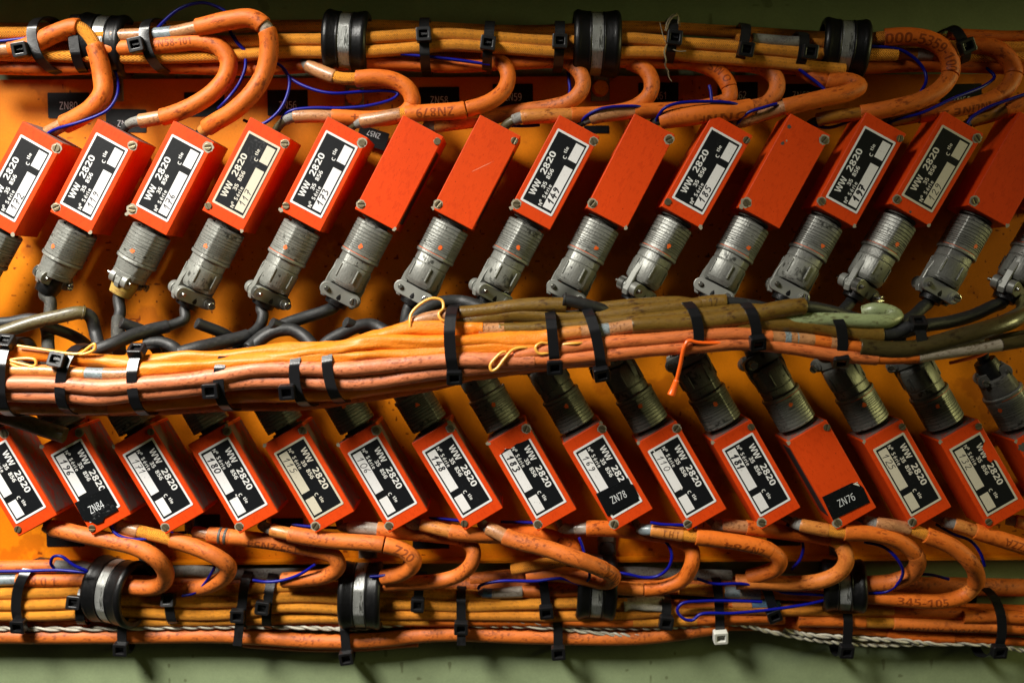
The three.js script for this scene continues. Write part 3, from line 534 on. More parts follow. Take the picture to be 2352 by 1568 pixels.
const conTop = [[1.5, -0.2], [0.9, -0.35, 1], [1.35, -0.1, 1], [0.75, -0.25], [0.7, -0.1], [0.15, -0.05], [-0.1, 0.1], [0.55, 0.15], [-0.05, 0.25], [0.85, 0.2], [-0.25, 0.3], [-0.05, 0.25], [0.65, 0.3], [0.1, 0.35], [0.75, 0.3]];
const ORD = ['first', 'second', 'third', 'fourth', 'fifth', 'sixth', 'seventh', 'eighth', 'ninth', 'tenth', 'eleventh', 'twelfth', 'thirteenth', 'fourteenth', 'fifteenth'];
const topC = topBoxes.map(([a, b, serial, label, o], i) => {
  const q = { ...o }; if (serial) q.serial = serial; const bx = redBox(a, b, false, serial && i ? label + ', ' + ORD[i] + ' from left above' : label, q, i);
  const nm = 'silver screw connector below the ' + ORD[i] + ' red box of the upper row';
  const short = !!conTop[i][2];
  return connector(bx, false, short ? nm.replace('silver', 'short silver') : nm, { roll: conTop[i][0], dotA: conTop[i][1], short, line: i > 3, bush: i === 2 ? M.brass : undefined }, i);
});
const lowBoxes = [
  [[10, 998], [41, 1213], '168', 'red box at the left edge of the lower row, beside the box numbered 196', { plate: { hx: -30 } }],
  [[182.6, 995], [211, 1211], '196', 'red box numbered 196 with a black ZN84 sticker on it', { plate: { pen: 8 } }],
  [[347, 993], [379, 1208.5], '171', 'red box whose nameplate is numbered 171', { plate: { pen: 5 } }],
  [[521.7, 991], [549, 1207], '180', 'red box whose nameplate is numbered 180', { plate: { pen: 9, peel: [[560, 236], [590, 270], [740, 240]] } }],
  [[695, 990], [724, 1206], '115', 'red box with yellowed nameplate numbered 115', { plate: { pen: 5, aged: 1 } }],
  [[864.5, 990], [892.7, 1204.8], '106', 'red box whose nameplate is numbered 106', { plate: { pen: 5 } }],
  [[1034.6, 984], [1066, 1201], '148', 'red box whose nameplate is numbered 148', { plate: { pen: 9 } }],
  [[1208.5, 984], [1234.8, 1203.5], '183', 'red box with torn nameplate numbered 183', { plate: { pen: 10 }, torn: 'end' }],
  [[1382, 984], [1410, 1203.5], '169', 'red box numbered 169 with a black ZN78 sticker on it', { plate: { pen: 6 } }],
  [[1554, 984], [1579, 1202], '110', 'red box whose nameplate is numbered 110', { plate: { pen: 5, peel: [[30, 300], [60, 250], [500, 250]] } }],
  [[1725, 981], [1749, 1198.5], '181', 'red box whose nameplate is numbered 181', { plate: { pen: 11 } }],
  [[1899, 981.4], [1923, 1199.8], null, 'red box without nameplate carrying a black ZN76 sticker', { sidePlate: 1 }],
  [[2072, 979.6], [2095.5, 1198.5], '125', 'red box with yellowed nameplate numbered 125', { plate: { pen: 5, aged: 1 } }],
  [[2247.5, 980], [2270, 1197], '132', 'red box with torn yellowed nameplate numbered 132', { plate: { pen: 5, aged: 1 }, torn: 'bite' }],
  [[2421, 979], [2443, 1196], null, 'red box cut off by the right edge of the lower row', { chips: [[14, -32, 3.2], [13, -27, 2.2]] }],
];
const lowBox = [], lowC = lowBoxes.map(([a, b, serial, label, o], i) => {
  const q = { ...o }; if (serial) q.serial = serial; const bx = redBox(a, b, true, serial && i ? label + ', ' + ORD[i] + ' from left below' : label, q, i + 3); lowBox.push(bx);
  const nm = i < 14 ? 'grey screw connector above the ' + ORD[i] + ' red box of the lower row' : 'grey screw connector with orange ring at the right edge';
  return connector(bx, true, nm, { roll: [0.2, 0.5, 0.1, 0.9, 0.3, 0.7, 0.1, 0.8, 0.5, 0.9, 0.3, -0.1, 0.8, 0.6, 0.2][i], dotA: [-0.1, 0, 0, 0, 0, -0.1, -0.1, -0.1, 0, 0.05, 0, 0, 0.1, 0.25, 0.9][i], short: i === 14, darkClamp: i === 14, line: i > 10 }, i + 5);
});
// black stickers
function sticker(text, at, w, h, rot, z, label, o = {}) {
  const m = new THREE.MeshPhysicalMaterial({ roughness: 0.42, specularIntensity: 0.45, map: plateTex(text, Math.round(at[0]), o) }); m.bumpMap = TX.fine; m.bumpScale = 0.00008;
  const s = single('marker_sticker', sheetG(o.out ?? rectO(w, h, 0.5), w, h, 0.5), m, label, 'sticker', 'black ZN marker stickers', W(...at, z)); s.rotation.z = rot; return s;
}
sticker('ZN84', [221, 1163], 27, 20.5, 0.47, Z_FRONT + 0.5, 'worn black ZN84 sticker on the box numbered 196', { worn: 1, out: [[-13.5, -5], [-9, -8], [-6.5, -12], [-1, -12.6], [1, -10.5], [13.5, -10], [13.2, 9.4], [-13.2, 10]] });
sticker('ZN78', [1420, 1140], 28.5, 19.5, 0.47, Z_FRONT + 0.5, 'black ZN78 sticker with a torn corner on the box numbered 169', { out: [[-14, -9.5], [11, -9.7], [14, -6], [14.2, 3], [12.6, 4.4], [13, 9.4], [-14.2, 9.6]] });
const zn76 = sticker('ZN76', [1943, 1147], 31, 19.5, 0.45, Z_FRONT + 0.12, 'black ZN76 sticker with a lifted corner on the box without nameplate', { out: [[-15.5, -9.7], [15.3, -9.7], [15.5, 3], [13, 8.2], [9, 9.7], [-15.5, 9.7]] });
{
  const up = part('curled_corner', sheetG([[0, 0], [4.6, -3.2], [4.2, 0.4]], 10, 10, 0.4), M.tiePaint, zn76); up.position.set(0.0093, 0.0088, 0.001); up.rotation.set(-0.3, 0.35, -0.1);
}
const ZP = Z_PANEL + 0.1;
for (const [t, x, y, w, h, r, label, o] of [
  ['ZN80', 158, 242, 33, 20, 0, 'black ZN80 marker on the panel at upper left'],
  ['ZN81', 290, 277, 32, 18, -0.03, 'black marker half hidden behind the cable to the box numbered 119', { ty: 130 }],
  ['', 470, 240, 32, 19, 0, 'black marker almost hidden behind the tall orange loops'],
  ['ZN56', 661, 236, 32, 20, 0, 'black ZN56 marker on the panel', { ty: 120 }],
  ['ZN58', 1009, 229, 32, 20, 0, 'black ZN58 marker on the panel'],
  ['ZN59', 1178, 222, 32, 20, 0, 'black ZN59 marker on the panel'],
  ['ZN61', 1512, 219, 32, 20, 0, 'black ZN61 marker on the panel'],
  ['ZN62', 1694, 218, 32, 20, 0, 'black ZN62 marker on the panel'],
  ['ZN63', 1840, 222, 32, 20, 0, 'black marker behind the short loop near the right clamp', { ty: 90 }],
  ['ZN66', 2208, 222, 32, 20, 0.02, 'black marker behind the loop of the rightmost printed cable', { ty: 130 }],
  ['', 1370, 297, 20, 6, 0, 'small dark marker strip above the box numbered 149'],
  ['', 151, 1238, 31, 12, 0, 'black marker under the first lower orange loop'],
  ['', 465, 1200, 29, 14, 0, 'black marker between the lower boxes numbered 171 and 180'],
  ['', 660, 1206, 26, 12, 0, 'black marker right of the lower box with the peeled nameplate'],
  ['', 990, 1243, 30, 12, 0, 'black marker below the lower box numbered 106'],
  ['', 1800, 1236, 28, 12, 0, 'black marker at the bottom edge of the panel far right'],
]) sticker(t, [x, y], w, h, r, ZP, label, o ?? {});
sticker('ZN57', [856, 316], 24, 14, -0.32, Z_PANEL + 6, 'upturned black marker flag right of the box numbered 173', { flip: 1, ty: 60 });

// ------------------------------------------------------------------ upper harness: straight runs
const TB = 'straight cables of the upper bundle';
const UZ = ([x, y, z]) => [x, y, z - 10 * (1 - smooth(150, 250, y))];
const run = (pts, z) => pts.map(([x, y]) => UZ([x, y, z]));
cable('braided_cable', 'dark orange braided cable along the top of the upper bundle', 'cable', run([[-60, 66], [200, 66], [420, 62], [640, 60], [900, 60], [1200, 72], [1450, 62], [1700, 74], [1900, 86], [2130, 92], [2420, 82]], 34), [[0, 10, 4.6, 'braidDeep']], TB);
cable('braided_cable', 'upper of the two bright yellow braided cables in the upper bundle', 'cable', run([[-60, 77], [120, 78], [300, 92], [520, 96], [650, 92], [760, 91], [850, 87], [970, 80], [1040, 79], [1140, 87], [1230, 94], [1330, 95], [1440, 89], [1560, 99], [1700, 109], [1790, 118], [1900, 125], [2060, 125]], 54), [[0, 17, 4.7, 'braid']], TB);
cable('braided_cable', 'lower of the two bright yellow braided cables in the upper bundle', 'cable', run([[-60, 120], [260, 132], [520, 128], [650, 120], [760, 120], [850, 118], [960, 110], [1040, 104], [1120, 108], [1250, 118], [1340, 123], [1440, 120], [1530, 122], [1600, 130], [1700, 137], [1790, 145], [1860, 153], [1940, 160]], 55), [[0, 17, 4.6, 'braid']], TB);
cable('braided_cable', 'deep orange cable along the underside of the upper bundle', 'cable', run([[-60, 154], [120, 158], [300, 152], [580, 158], [840, 145], [1040, 152], [1180, 145], [1310, 140], [1500, 142], [1700, 150], [1900, 158], [2120, 150], [2420, 160]], 47), [[0, 12, 5, 'orangeDeep']], TB);
cable('braided_cable', 'orange braided cable deep inside the upper bundle', 'cable', run([[-60, 95], [500, 110], [1000, 98], [1500, 106], [2000, 108], [2420, 104]], 42), [[0, 5, 6, 'braidDeep']], TB);
cable('braided_cable', 'hidden orange cable at the back of the upper bundle', 'cable', run([[-60, 125], [500, 135], [1000, 126], [1500, 130], [2000, 132], [2420, 130]], 35), [[0, 5, 6, 'braidDeep']], TB);
cable('braided_cable', 'orange cable passing behind the rightmost upper loop', 'cable', run([[2010, 128], [2080, 124], [2140, 126], [2230, 130], [2420, 134]], 50), [[0, 4, 4.4, 'braidDeep'], [1.4, 2, 5, 'clearGrey']], TB);
cable('grey_sleeve_cable', 'grey taped cable end beside the upper right clamp', 'cable', run([[1690, 88], [1750, 92], [1800, 96], [1850, 98], [1900, 100]], 50), [[0.6, 3, 4.6, 'greyTip'], [0, 4, 3.6, 'braidDeep']], TB);
cable('braided_cable', 'orange cable thinning away at the upper right edge', 'cable', run([[2180, 78], [2260, 82], [2330, 84], [2420, 80]], 46), [[0, 3, 4.4, 'orangeDeep']], TB);

// ------------------------------------------------------------------ upper loops from each box to the bundle
const TL = 'orange sleeved cables from the upper boxes';
cable('sleeved_cable', 'orange sleeved cable at far left bending down to the box numbered 172', 'cable', [[-30, 118, 58], [30, 112, 58], [75, 102, 60], [125, 78, 62], [180, 63, 62], [212, 92, 62], [226, 130, 62], [235, 175, 60], [236, 213, 57], [214, 246, 54], [178, 271, 51], [140, 289, 48], [110, 305, 45], [90, 318, 43]].map(UZ), [[0, 1.05, 5.6, 'clear'], [0.9, 4.0, 6.7, 'orange'], [3.6, 6, 4.9, 'braid'], [5.35, 10.8, 7.0, 'orange'], [10.4, 12, 5, 'clear'], [11.6, 13, 4.2, 'greyTip', { taper: -1.6 }]], TL);
cable('sleeved_cable', 'tallest orange sleeved cable arching over to the box numbered 176', 'cable', [[215, 84, 58], [300, 82, 58], [390, 77, 60], [458, 63, 64], [525, 47, 68], [580, 43, 70], [611, 66, 70], [618, 110, 68], [608, 165, 66], [580, 213, 62], [538, 254, 57], [494, 281, 52], [470, 297, 47], [456, 310, 43]].map(UZ), [[0, 0.6, 4.6, 'braid'], [0.5, 3.2, 5.2, 'clear'], [1.6, 2.1, 5.35, 'greyBlue'], [2.95, 5.75, 6.9, 'orange'], [5.5, 6.6, 5.6, 'clearGrey'], [6.1, 11.7, 6.9, 'orange', { taper: -0.4 }], [11.4, 12.3, 5, 'clearOrange'], [12.2, 13, 3.6, 'black']], TL);
cable('sleeved_cable', 'orange sleeved loop with clear end leading to the box numbered 119', 'cable', [[215, 114, 56], [330, 108, 58], [400, 101, 60], [462, 97, 60], [502, 108, 60], [525, 140, 60], [519, 176, 59], [490, 211, 57], [450, 239, 54], [403, 260, 52], [372, 269, 50], [335, 276, 49], [302, 282, 48], [284, 298, 45], [280, 312, 42]].map(UZ), [[0, 3.3, 6.2, 'orange', { text: 'ZN58-101', u: 0.62, size: 40 }], [3.2, 10, 6.5, 'orange'], [9.7, 11.4, 5.2, 'clear'], [11.2, 12.4, 4.2, 'greyTip', { taper: -1 }], [12.2, 14, 3.1, 'black']], TL);
cable('sleeved_cable', 'hairpin orange cable looping right from the box numbered 117', 'cable', [[630, 308, 43], [642, 288, 46], [667, 270, 49], [700, 267, 50], [770, 268, 49], [860, 272, 46], [925, 262, 45], [947, 236, 47], [938, 206, 51], [905, 185, 54], [860, 178, 56], [818, 181, 56], [778, 179, 55], [738, 165, 53], [712, 153, 51], [692, 144, 48]].map(UZ), [[0, 1.9, 3.3, 'oliveGrey'], [1.6, 2.4, 4, 'greyTip'], [2.3, 4.1, 4.9, 'clear'], [3.9, 7, 5.9, 'orange', { text: '+ 8', u: 0.25, size: 46 }], [6.9, 11, 6.3, 'orange'], [10.6, 12.6, 4.6, 'braid'], [12.2, 14.2, 5.3, 'clear'], [14, 15, 4.6, 'greyTip', { taper: -1.6 }]], TL);
cable('sleeved_cable', 'orange cable printed ZN879 looping up from the box numbered 173', 'cable', [[800, 306, 43], [806, 292, 46], [828, 280, 50], [863, 274, 53], [918, 264, 55], [990, 258, 55], [1065, 252, 55], [1126, 233, 54], [1158, 206, 53], [1167, 174, 53], [1158, 150, 52], [1135, 134, 48], [1110, 128, 44]].map(UZ), [[0, 1.9, 3.4, 'oliveGrey'], [1.6, 2.3, 4, 'greyTip'], [2.1, 4.05, 5.3, 'clear'], [3.9, 4.4, 5.1, 'braid'], [4.2, 6.05, 6.3, 'orange', { text: 'ZN879', flip: 1, size: 46, v: 0.52 }], [6.1, 12, 5.9, 'orange']], TL);
cable('sleeved_cable', 'orange cable curling up left of the upper middle clamp', 'cable', [[972, 302, 43], [982, 290, 46], [1010, 287, 48], [1090, 276, 45], [1180, 258, 40], [1262, 246, 41], [1312, 231, 46], [1336, 205, 49], [1338, 180, 50], [1322, 155, 49], [1300, 138, 46]].map(UZ), [[0, 1.1, 3.3, 'oliveGrey'], [0.9, 1.9, 4.6, 'clearGrey'], [1.7, 3.4, 5.4, 'clearOrange'], [3.2, 10, 5.9, 'orangeDust']], TL);
cable('sleeved_cable', 'orange cable curling up right of the upper middle clamp', 'cable', [[1152, 300, 43], [1164, 286, 47], [1187, 273, 50], [1212, 268, 51], [1316, 265, 49], [1400, 260, 44], [1462, 244, 43], [1493, 214, 46], [1496, 184, 48], [1480, 158, 48], [1445, 142, 45]].map(UZ), [[0, 1.9, 3.4, 'oliveGrey'], [1.7, 2.7, 4.3, 'greyTip'], [2.5, 4.05, 5.6, 'clearOrange'], [3.95, 10, 6.0, 'orange']], TL);
cable('sleeved_cable', 'orange cable with white split tip above the box numbered 149', 'cable', [[1318, 300, 43], [1332, 283, 47], [1352, 273, 50], [1376, 266, 53], [1464, 256, 52], [1550, 252, 46], [1630, 243, 42], [1674, 226, 44], [1674, 200, 47], [1652, 168, 48], [1606, 147, 47], [1560, 138, 45]].map(UZ), [[0, 1.7, 3.5, 'blackOlive'], [1.5, 2.6, 3.6, 'greyTip'], [2.3, 4.05, 5.4, 'clear'], [3.9, 7.95, 5.9, 'orange'], [8.0, 11, 6.2, 'orangeDeep', { text: 'O MS', u: 0.3, size: 44 }]], TL);
cable('sleeved_cable', 'wide open-ended orange sleeve right of the box numbered 149', 'cable', [[1492, 298, 43], [1504, 280, 48], [1524, 274, 53], [1570, 268, 56], [1626, 260, 57], [1721, 249, 52], [1763, 236, 49], [1784, 206, 49], [1782, 180, 49], [1758, 158, 48], [1715, 146, 46]].map(UZ), [[0, 2.6, 3.6, 'blackOlive'], [1.9, 5.05, 7.2, 'orange', { text: 'ZONNF', u: 0.78, v: 0.62, size: 40, flip: 1 }], [4.95, 10, 6.1, 'orangeDust']], TL);
cable('sleeved_cable', 'orange cable folding sharply under the upper right clamp', 'cable', [[1668, 300, 43], [1682, 283, 47], [1710, 276, 50], [1784, 252, 54], [1804, 246, 56], [1890, 226, 58], [1950, 212, 57], [1972, 198, 56], [1948, 187, 54], [1904, 188, 52], [1862, 172, 50], [1832, 152, 48], [1800, 140, 46]].map(UZ), [[0, 1.4, 3.4, 'greyTip'], [1.2, 4.1, 5.2, 'clear'], [3.9, 9.1, 6.5, 'orange'], [9.05, 12, 6, 'orangeDeep']], TL);
cable('sleeved_cable', 'large orange loop printed 000-5359-100 near the upper right corner', 'cable', [[1855, 288, 43], [1868, 279, 46], [1892, 272, 49], [1927, 266, 51], [1984, 260, 54], [2040, 250, 57], [2112, 231, 58], [2163, 200, 59], [2184, 163, 60], [2174, 120, 60], [2139, 94, 59], [2090, 84, 58], [2036, 86, 56], [1990, 92, 52]].map(UZ), [[0, 1.6, 2.8, 'black'], [1.4, 4.1, 5.0, 'amber'], [3.85, 7.75, 6.4, 'orange'], [7.8, 12.1, 6.7, 'orangeDeep', { text: '000-5359-100', flip: 1, size: 50, v: 0.44 }], [11.9, 13, 5, 'braidDeep']], TL);
cable('sleeved_cable', 'orange loop printed INLINE at the upper right edge', 'cable', [[2024, 292, 43], [2036, 280, 46], [2060, 274, 48], [2084, 270, 49], [2116, 263, 50], [2214, 246, 51], [2277, 229, 52], [2318, 196, 54], [2328, 162, 55], [2302, 121, 55], [2264, 106, 54], [2222, 106, 52]].map(UZ), [[0, 1.6, 3.4, 'greyTip'], [1.4, 4.05, 5.3, 'amber'], [3.8, 6.3, 6.2, 'orange', { text: 'INLINE ZI', flip: 1, size: 40, v: 0.58 }], [6.25, 7.7, 6.2, 'orange'], [7.75, 11, 6.5, 'orangeDeep']], TL);
cable('sleeved_cable', 'orange sleeved cable leaving at the right edge above the box numbered 129', 'cable', [[2216, 290, 43], [2230, 279, 47], [2277, 265, 50], [2312, 250, 53], [2380, 226, 55], [2460, 200, 55]].map(UZ), [[0, 1.2, 3.4, 'greyTip'], [1, 3.1, 5.1, 'amber'], [2.9, 5, 6.6, 'orange']], TL);

// thin blue wires, upper row
const BW = 'thin blue wires';
const blue = (label, pts, z) => wire('blue_wire', label, 'wire', pts.map((p) => { const q = [p[0], p[1], p[2] ?? z]; return p[1] < 400 ? UZ(q) : q; }), 1.2, 'blue', BW, { radial: 10, step: 1.4 });
blue('short blue wire at the left edge of the upper bundle', [[-20, 96], [25, 92], [70, 86], [110, 76], [140, 78]], 63);
blue('blue wire arching above the upper bundle', [[350, 82, 56], [368, 58, 60], [413, 20, 62], [463, 6, 62], [502, 17, 62], [522, 32, 62], [530, 75, 60], [556, 110, 58], [590, 132, 56], [643, 150, 56], [660, 170, 56], [665, 190, 56], [657, 226, 54], [638, 258, 54], [604, 284, 55], [575, 282, 50], [560, 276, 46]], 56);
blue('blue wire looping around to the right of the ZN56 marker', [[650, 158, 54], [668, 180, 54], [713, 203, 54], [763, 214, 54], [838, 210, 50], [898, 209, 48], [914, 215, 48], [904, 226, 48], [850, 242, 50], [788, 248, 51], [713, 248, 52], [670, 254, 52], [652, 266, 50], [644, 284, 47]], 54);
blue('blue wire inside the tall orange loops', [[536, 82, 58], [560, 118, 57], [564, 150, 57], [550, 190, 56], [524, 226, 55], [500, 250, 52]], 57);
blue('blue wire beside the first orange bend above box 172', [[256, 150, 50], [268, 176, 52], [269, 218, 54], [250, 250, 55], [225, 265, 57], [175, 283, 58], [130, 296, 55], [104, 311, 48], [92, 325, 43]], 54);
blue('short blue wire end left of the box numbered 149', [[1165, 288], [1181, 289], [1216, 289], [1240, 287]], 47);
blue('blue wire arched over the clear tip above box 149', [[1332, 284, 48], [1344, 269, 54], [1371, 253, 59], [1401, 246, 60], [1459, 244, 58], [1490, 250, 50]], 56);
blue('blue wire arched over the wide open-ended sleeve', [[1506, 282, 50], [1513, 265, 58], [1527, 248, 62], [1558, 237, 63], [1626, 233, 63], [1676, 236, 62], [1710, 246, 56]], 60);
blue('tiny upright blue wire beside the ZN62 marker', [[1629, 196], [1632, 208], [1635, 236]], 61);
blue('blue wire curving up from the box numbered 185', [[1686, 298, 46], [1693, 284, 52], [1714, 261, 58], [1756, 246, 61], [1785, 238, 60]], 56);
blue('blue wire slanting under the upper right cable tie', [[1835, 158], [1850, 170], [1877, 190], [1903, 214]], 57);
blue('blue arc hanging inside the printed 000 loop', [[1990, 105], [2014, 107], [2064, 113], [2102, 135], [2124, 163], [2127, 188], [2112, 216]], 57);
blue('long blue wire slanting below the INLINE loop', [[2256, 148, 50], [2268, 158, 51], [2284, 175, 52], [2264, 195, 54], [2189, 226, 58], [2114, 260, 59], [2064, 273, 56], [2039, 284, 50], [2028, 298, 45]], 56);
blue('blue wire at the right edge above the box numbered 129', [[2360, 214], [2314, 230], [2264, 249], [2232, 270], [2222, 284]], 61);
blue('dark blue wire beneath the amber sleeve above box 197', [[1866, 284], [1880, 289], [1904, 293], [1944, 281], [1965, 268]], 46);
blue('blue wire behind the cable left of the upper middle clamp', [[1305, 160], [1307, 185], [1309, 206], [1302, 230], [1290, 250]], 40);
blue('blue wire tucked under the yellow braids of the upper bundle', [[920, 124], [950, 127], [1013, 133], [1103, 145], [1125, 148]], 56);

// ------------------------------------------------------------------ upper ties and clamps
const TT = 'cable ties of the upper bundle';
tie('black cable tie around the first upper orange bend', [92, 46], [118, 168], 36, 21, { head: [69, 113], side: -9, bow: -8, group: TT, old: 1 });
tie('black cable tie over the grey banded cable at upper left', [344, 50], [368, 166], 36, 21, { head: [331, 102], side: -6, bow: -6, group: TT, old: 1 });
tie('black cable tie right of the left upper clamp', [974, 48], [977, 168], 32, 20, { head: [971, 83], group: TT, old: 1 });
tie('black cable tie above the ZN59 marker', [1126, 56], [1118, 164], 32, 20, { head: [1121, 101], group: TT, old: 1 });
tie('black cable tie left of the middle upper clamp', [1287, 56], [1283, 160], 32, 20, { head: [1287, 97], group: TT, old: 1 });
tie('black cable tie with frayed twine caught on it', [1548, 52], [1538, 150], 32, 21, { head: [1555, 91], side: 1, group: TT, old: 1 });
tie('black slanted cable tie above the ZN62 marker', [1716, 62], [1698, 156], 32, 21, { head: [1719, 114], side: 2, group: TT, old: 1 });
tie('black cable tie just left of the right upper clamp', [1848, 82], [1838, 166], 33, 20, { head: [1859, 121], side: 4, group: TT, old: 1 });
tie('dark cable tie behind the printed 000 loop', [2190, 70], [2224, 150], 32, 19, { head: [2216, 107], group: TT, old: 1 });
tie('dark cable tie beside the left upper clamp', [168, 40], [180, 168], 34, 19, { group: TT, old: 1 });
const CG = 'rubber lined clamps of the upper bundle';
clampRing('rubber lined clamp half hidden by the first upper loop', [226, 105], 32, 21.5, 20, 34, -0.08, { group: CG, tab: [268, 205], boltMat: M.aluDark });
clampRing('leftmost fully visible rubber lined clamp of the upper bundle', [790, 98], 32, 21.8, 21, 33, -0.06, { group: CG, tab: [820, 222] });
clampRing('rubber lined clamp with orange hex bolt on the upper bundle', [1373, 101], 32, 23, 21.5, 35, -0.03, { group: CG, tab: [1381, 203] });
clampRing('rubber lined clamp nearest the upper right corner', [1953, 112], 32, 20.5, 20, 34, -0.1, { group: CG, tab: [1950, 190], yaw: -0.12 });
// frayed twine
{
  const t = thing('twine', 'frayed beige twine caught on an upper cable tie', 'twine', V(0, 0, 0));
  for (const [pts, r] of [[[[1534, 165, 60], [1537, 178, 60], [1543, 187, 60]], 0.35], [[[1533, 100, 66], [1526, 118, 68], [1530, 140, 67], [1528, 150, 64], [1536, 166, 61]], 0.6], [[[1528, 70, 64], [1534, 48, 62], [1546, 38, 60], [1556, 36, 58], [1558, 50, 60], [1553, 68, 63]], 0.7], [[[1530, 72, 64], [1540, 46, 63], [1552, 34, 60], [1555, 30, 58]], 0.45], [[[1530, 98, 66], [1524, 84, 65], [1519, 66, 62], [1516, 52, 60]], 0.35], [[[1546, 114, 67], [1560, 118, 69], [1576, 117, 70]], 0.45], [[[1535, 44, 61], [1546, 33, 59], [1560, 44, 58], [1562, 60, 60]], 0.35]])
    part('strand', tubeG(curveOf(pts.map((p) => W(...UZ(p)))), 0, 1, r, [5, 5], { wob: 0.3, radial: 6, step: 0.6 }), M.twine, t);
}

// ------------------------------------------------------------------ middle harness
const MB = 'cables of the middle bundle';
const ly = (pts, z) => pts.map(([x, y, zz]) => [x, y, zz ?? z]);
cable('shrink_cable', 'glossy orange cable on top of the middle bundle, ending in olive sleeve', 'cable', ly([[-60, 800], [100, 814], [230, 830], [320, 833], [420, 823], [520, 820], [640, 806], [730, 802], [788, 797], [850, 778], [938, 757], [1063, 755], [1100, 757], [1151, 757], [1250, 753], [1340, 747], [1440, 738], [1560, 726], [1640, 718], [1720, 712], [1800, 722], [1850, 738]], 96), [[0, 12.2, 5.2, 'shell', { lump: 0.16, wob: 0.06 }], [12, 13.1, 4.9, 'clear'], [12.9, 21, 4.9, 'olive', { lump: 0.05 }]], MB);
cable('shrink_cable', 'glossy wavy orange cable second from the top of the middle bundle', 'cable', ly([[560, 836], [680, 818], [770, 803], [838, 789], [938, 787], [1063, 784], [1176, 781], [1256, 776], [1300, 766], [1350, 761], [1400, 757], [1451, 749], [1560, 742], [1650, 735], [1720, 725], [1780, 712], [1846, 704], [1900, 712, 92], [1950, 726, 84], [2000, 742, 78]], 101), [[0, 7.6, 5.5, 'shell', { lump: 0.16, wob: 0.06 }], [7.4, 8.7, 4.9, 'clearOrange'], [8.6, 9.3, 4.8, 'clear'], [9.25, 10.0, 4.9, 'greyBlue'], [9.95, 11.1, 4.85, 'clear'], [11, 16, 6.2, 'olive', { lump: 0.03 }], [15.8, 19, 4.2, 'black']], MB);
cable('shrink_cable', 'wavy orange cable resting on the upper salmon cable', 'cable', ly([[-60, 850], [100, 852], [175, 857], [298, 858], [340, 848], [420, 843], [500, 838], [590, 827], [700, 823], [788, 821], [860, 816], [938, 813], [1030, 806], [1120, 800], [1230, 800]], 102), [[0, 2.2, 4.6, 'clearOrange'], [2.1, 2.6, 4.5, 'greyBlue'], [2.5, 3.1, 4.6, 'clear'], [3, 14, 4.8, 'shell', { lump: 0.16, wob: 0.06 }]], MB);
cable('jacketed_cable', 'upper smooth salmon cable of the middle bundle', 'cable', ly([[-60, 880], [140, 882], [230, 889], [340, 881], [440, 872], [520, 860], [590, 848], [700, 846], [780, 848], [860, 842], [960, 831], [1050, 826], [1176, 827], [1280, 824], [1400, 814], [1500, 803], [1600, 796], [1700, 789], [1800, 796], [1900, 812], [2014, 823], [2104, 820], [2134, 815], [2200, 806], [2297, 792], [2420, 772]], 104), [[0, 12.5, 5.6, 'salmon', { wob: 0.05 }], [12.4, 20, 4.9, 'salmonOrange', { wob: 0.04 }], [19.8, 21.2, 4.2, 'orange'], [21.1, 24.1, 4.4, 'clearGrey'], [24, 25, 4.6, 'oliveDark']], MB);
cable('jacketed_cable', 'lower smooth salmon cable of the middle bundle', 'cable', ly([[-60, 906], [140, 908], [230, 914], [330, 903], [440, 893], [520, 882], [590, 875], [700, 876], [780, 880], [863, 876], [963, 860], [1040, 850], [1150, 838], [1260, 830], [1400, 822]], 100), [[0, 14, 5.5, 'salmon', { wob: 0.05 }]], MB);
cable('jacketed_cable', 'orange cable passing into the dark olive sleeve at right', 'cable', ly([[1180, 818], [1250, 806], [1310, 798], [1400, 787], [1500, 780], [1600, 772], [1700, 768], [1764, 774], [1856, 781], [1940, 793], [1975, 798], [2050, 804], [2110, 799], [2180, 781], [2264, 757], [2318, 738, 98], [2346, 722, 84], [2356, 706, 64], [2352, 694, 50]], 104), [[0, 7.1, 5.0, 'salmonOrange'], [7.0, 8.15, 4.6, 'clear'], [7.4, 7.75, 4.7, 'greyBlue'], [8.1, 9.0, 4.4, 'orange'], [8.55, 9.05, 4.5, 'clear'], [9, 10.1, 4.3, 'orange'], [9.95, 18, 6.4, 'oliveDark', { lump: 0.03 }]], MB);
cable('shrink_cable', 'olive sleeved cable with a pale clear joint at its left end', 'cable', ly([[900, 770], [951, 742], [985, 731], [1040, 722], [1062, 719], [1120, 713], [1180, 705], [1240, 700], [1300, 700]], 93), [[0, 1.2, 4, 'shell', { lump: 0.1 }], [1, 3.9, 4.8, 'clear'], [3.7, 8, 5.3, 'olive', { lump: 0.06 }]], MB);
cable('shrink_cable', 'olive cable printed 12 on the top of the middle bundle', 'cable', ly([[1050, 742], [1120, 728], [1176, 722], [1300, 730], [1370, 727], [1450, 719], [1560, 706], [1610, 698], [1664, 693], [1720, 699], [1800, 716]], 92), [[0, 7, 5.4, 'olive', { lump: 0.06 }], [6.9, 8.05, 5.6, 'olive', { text: '12', size: 60 }], [8, 10, 3.9, 'black']], MB);
cable('shrink_cable', 'olive cable along the upper edge right of the black tube', 'cable', ly([[1330, 716], [1400, 706], [1480, 699], [1560, 696], [1610, 704]], 88), [[0, 4, 5, 'olive', { lump: 0.05 }]], MB);
cable('shrink_cable', 'brown olive cable below the pale green hose', 'cable', ly([[1690, 748], [1764, 744], [1840, 746], [1900, 756], [1960, 766], [2025, 768], [2060, 764], [2090, 750]], 98), [[0, 5, 6.3, 'olive', { lump: 0.03 }], [4.9, 7, 5, 'black']], MB);
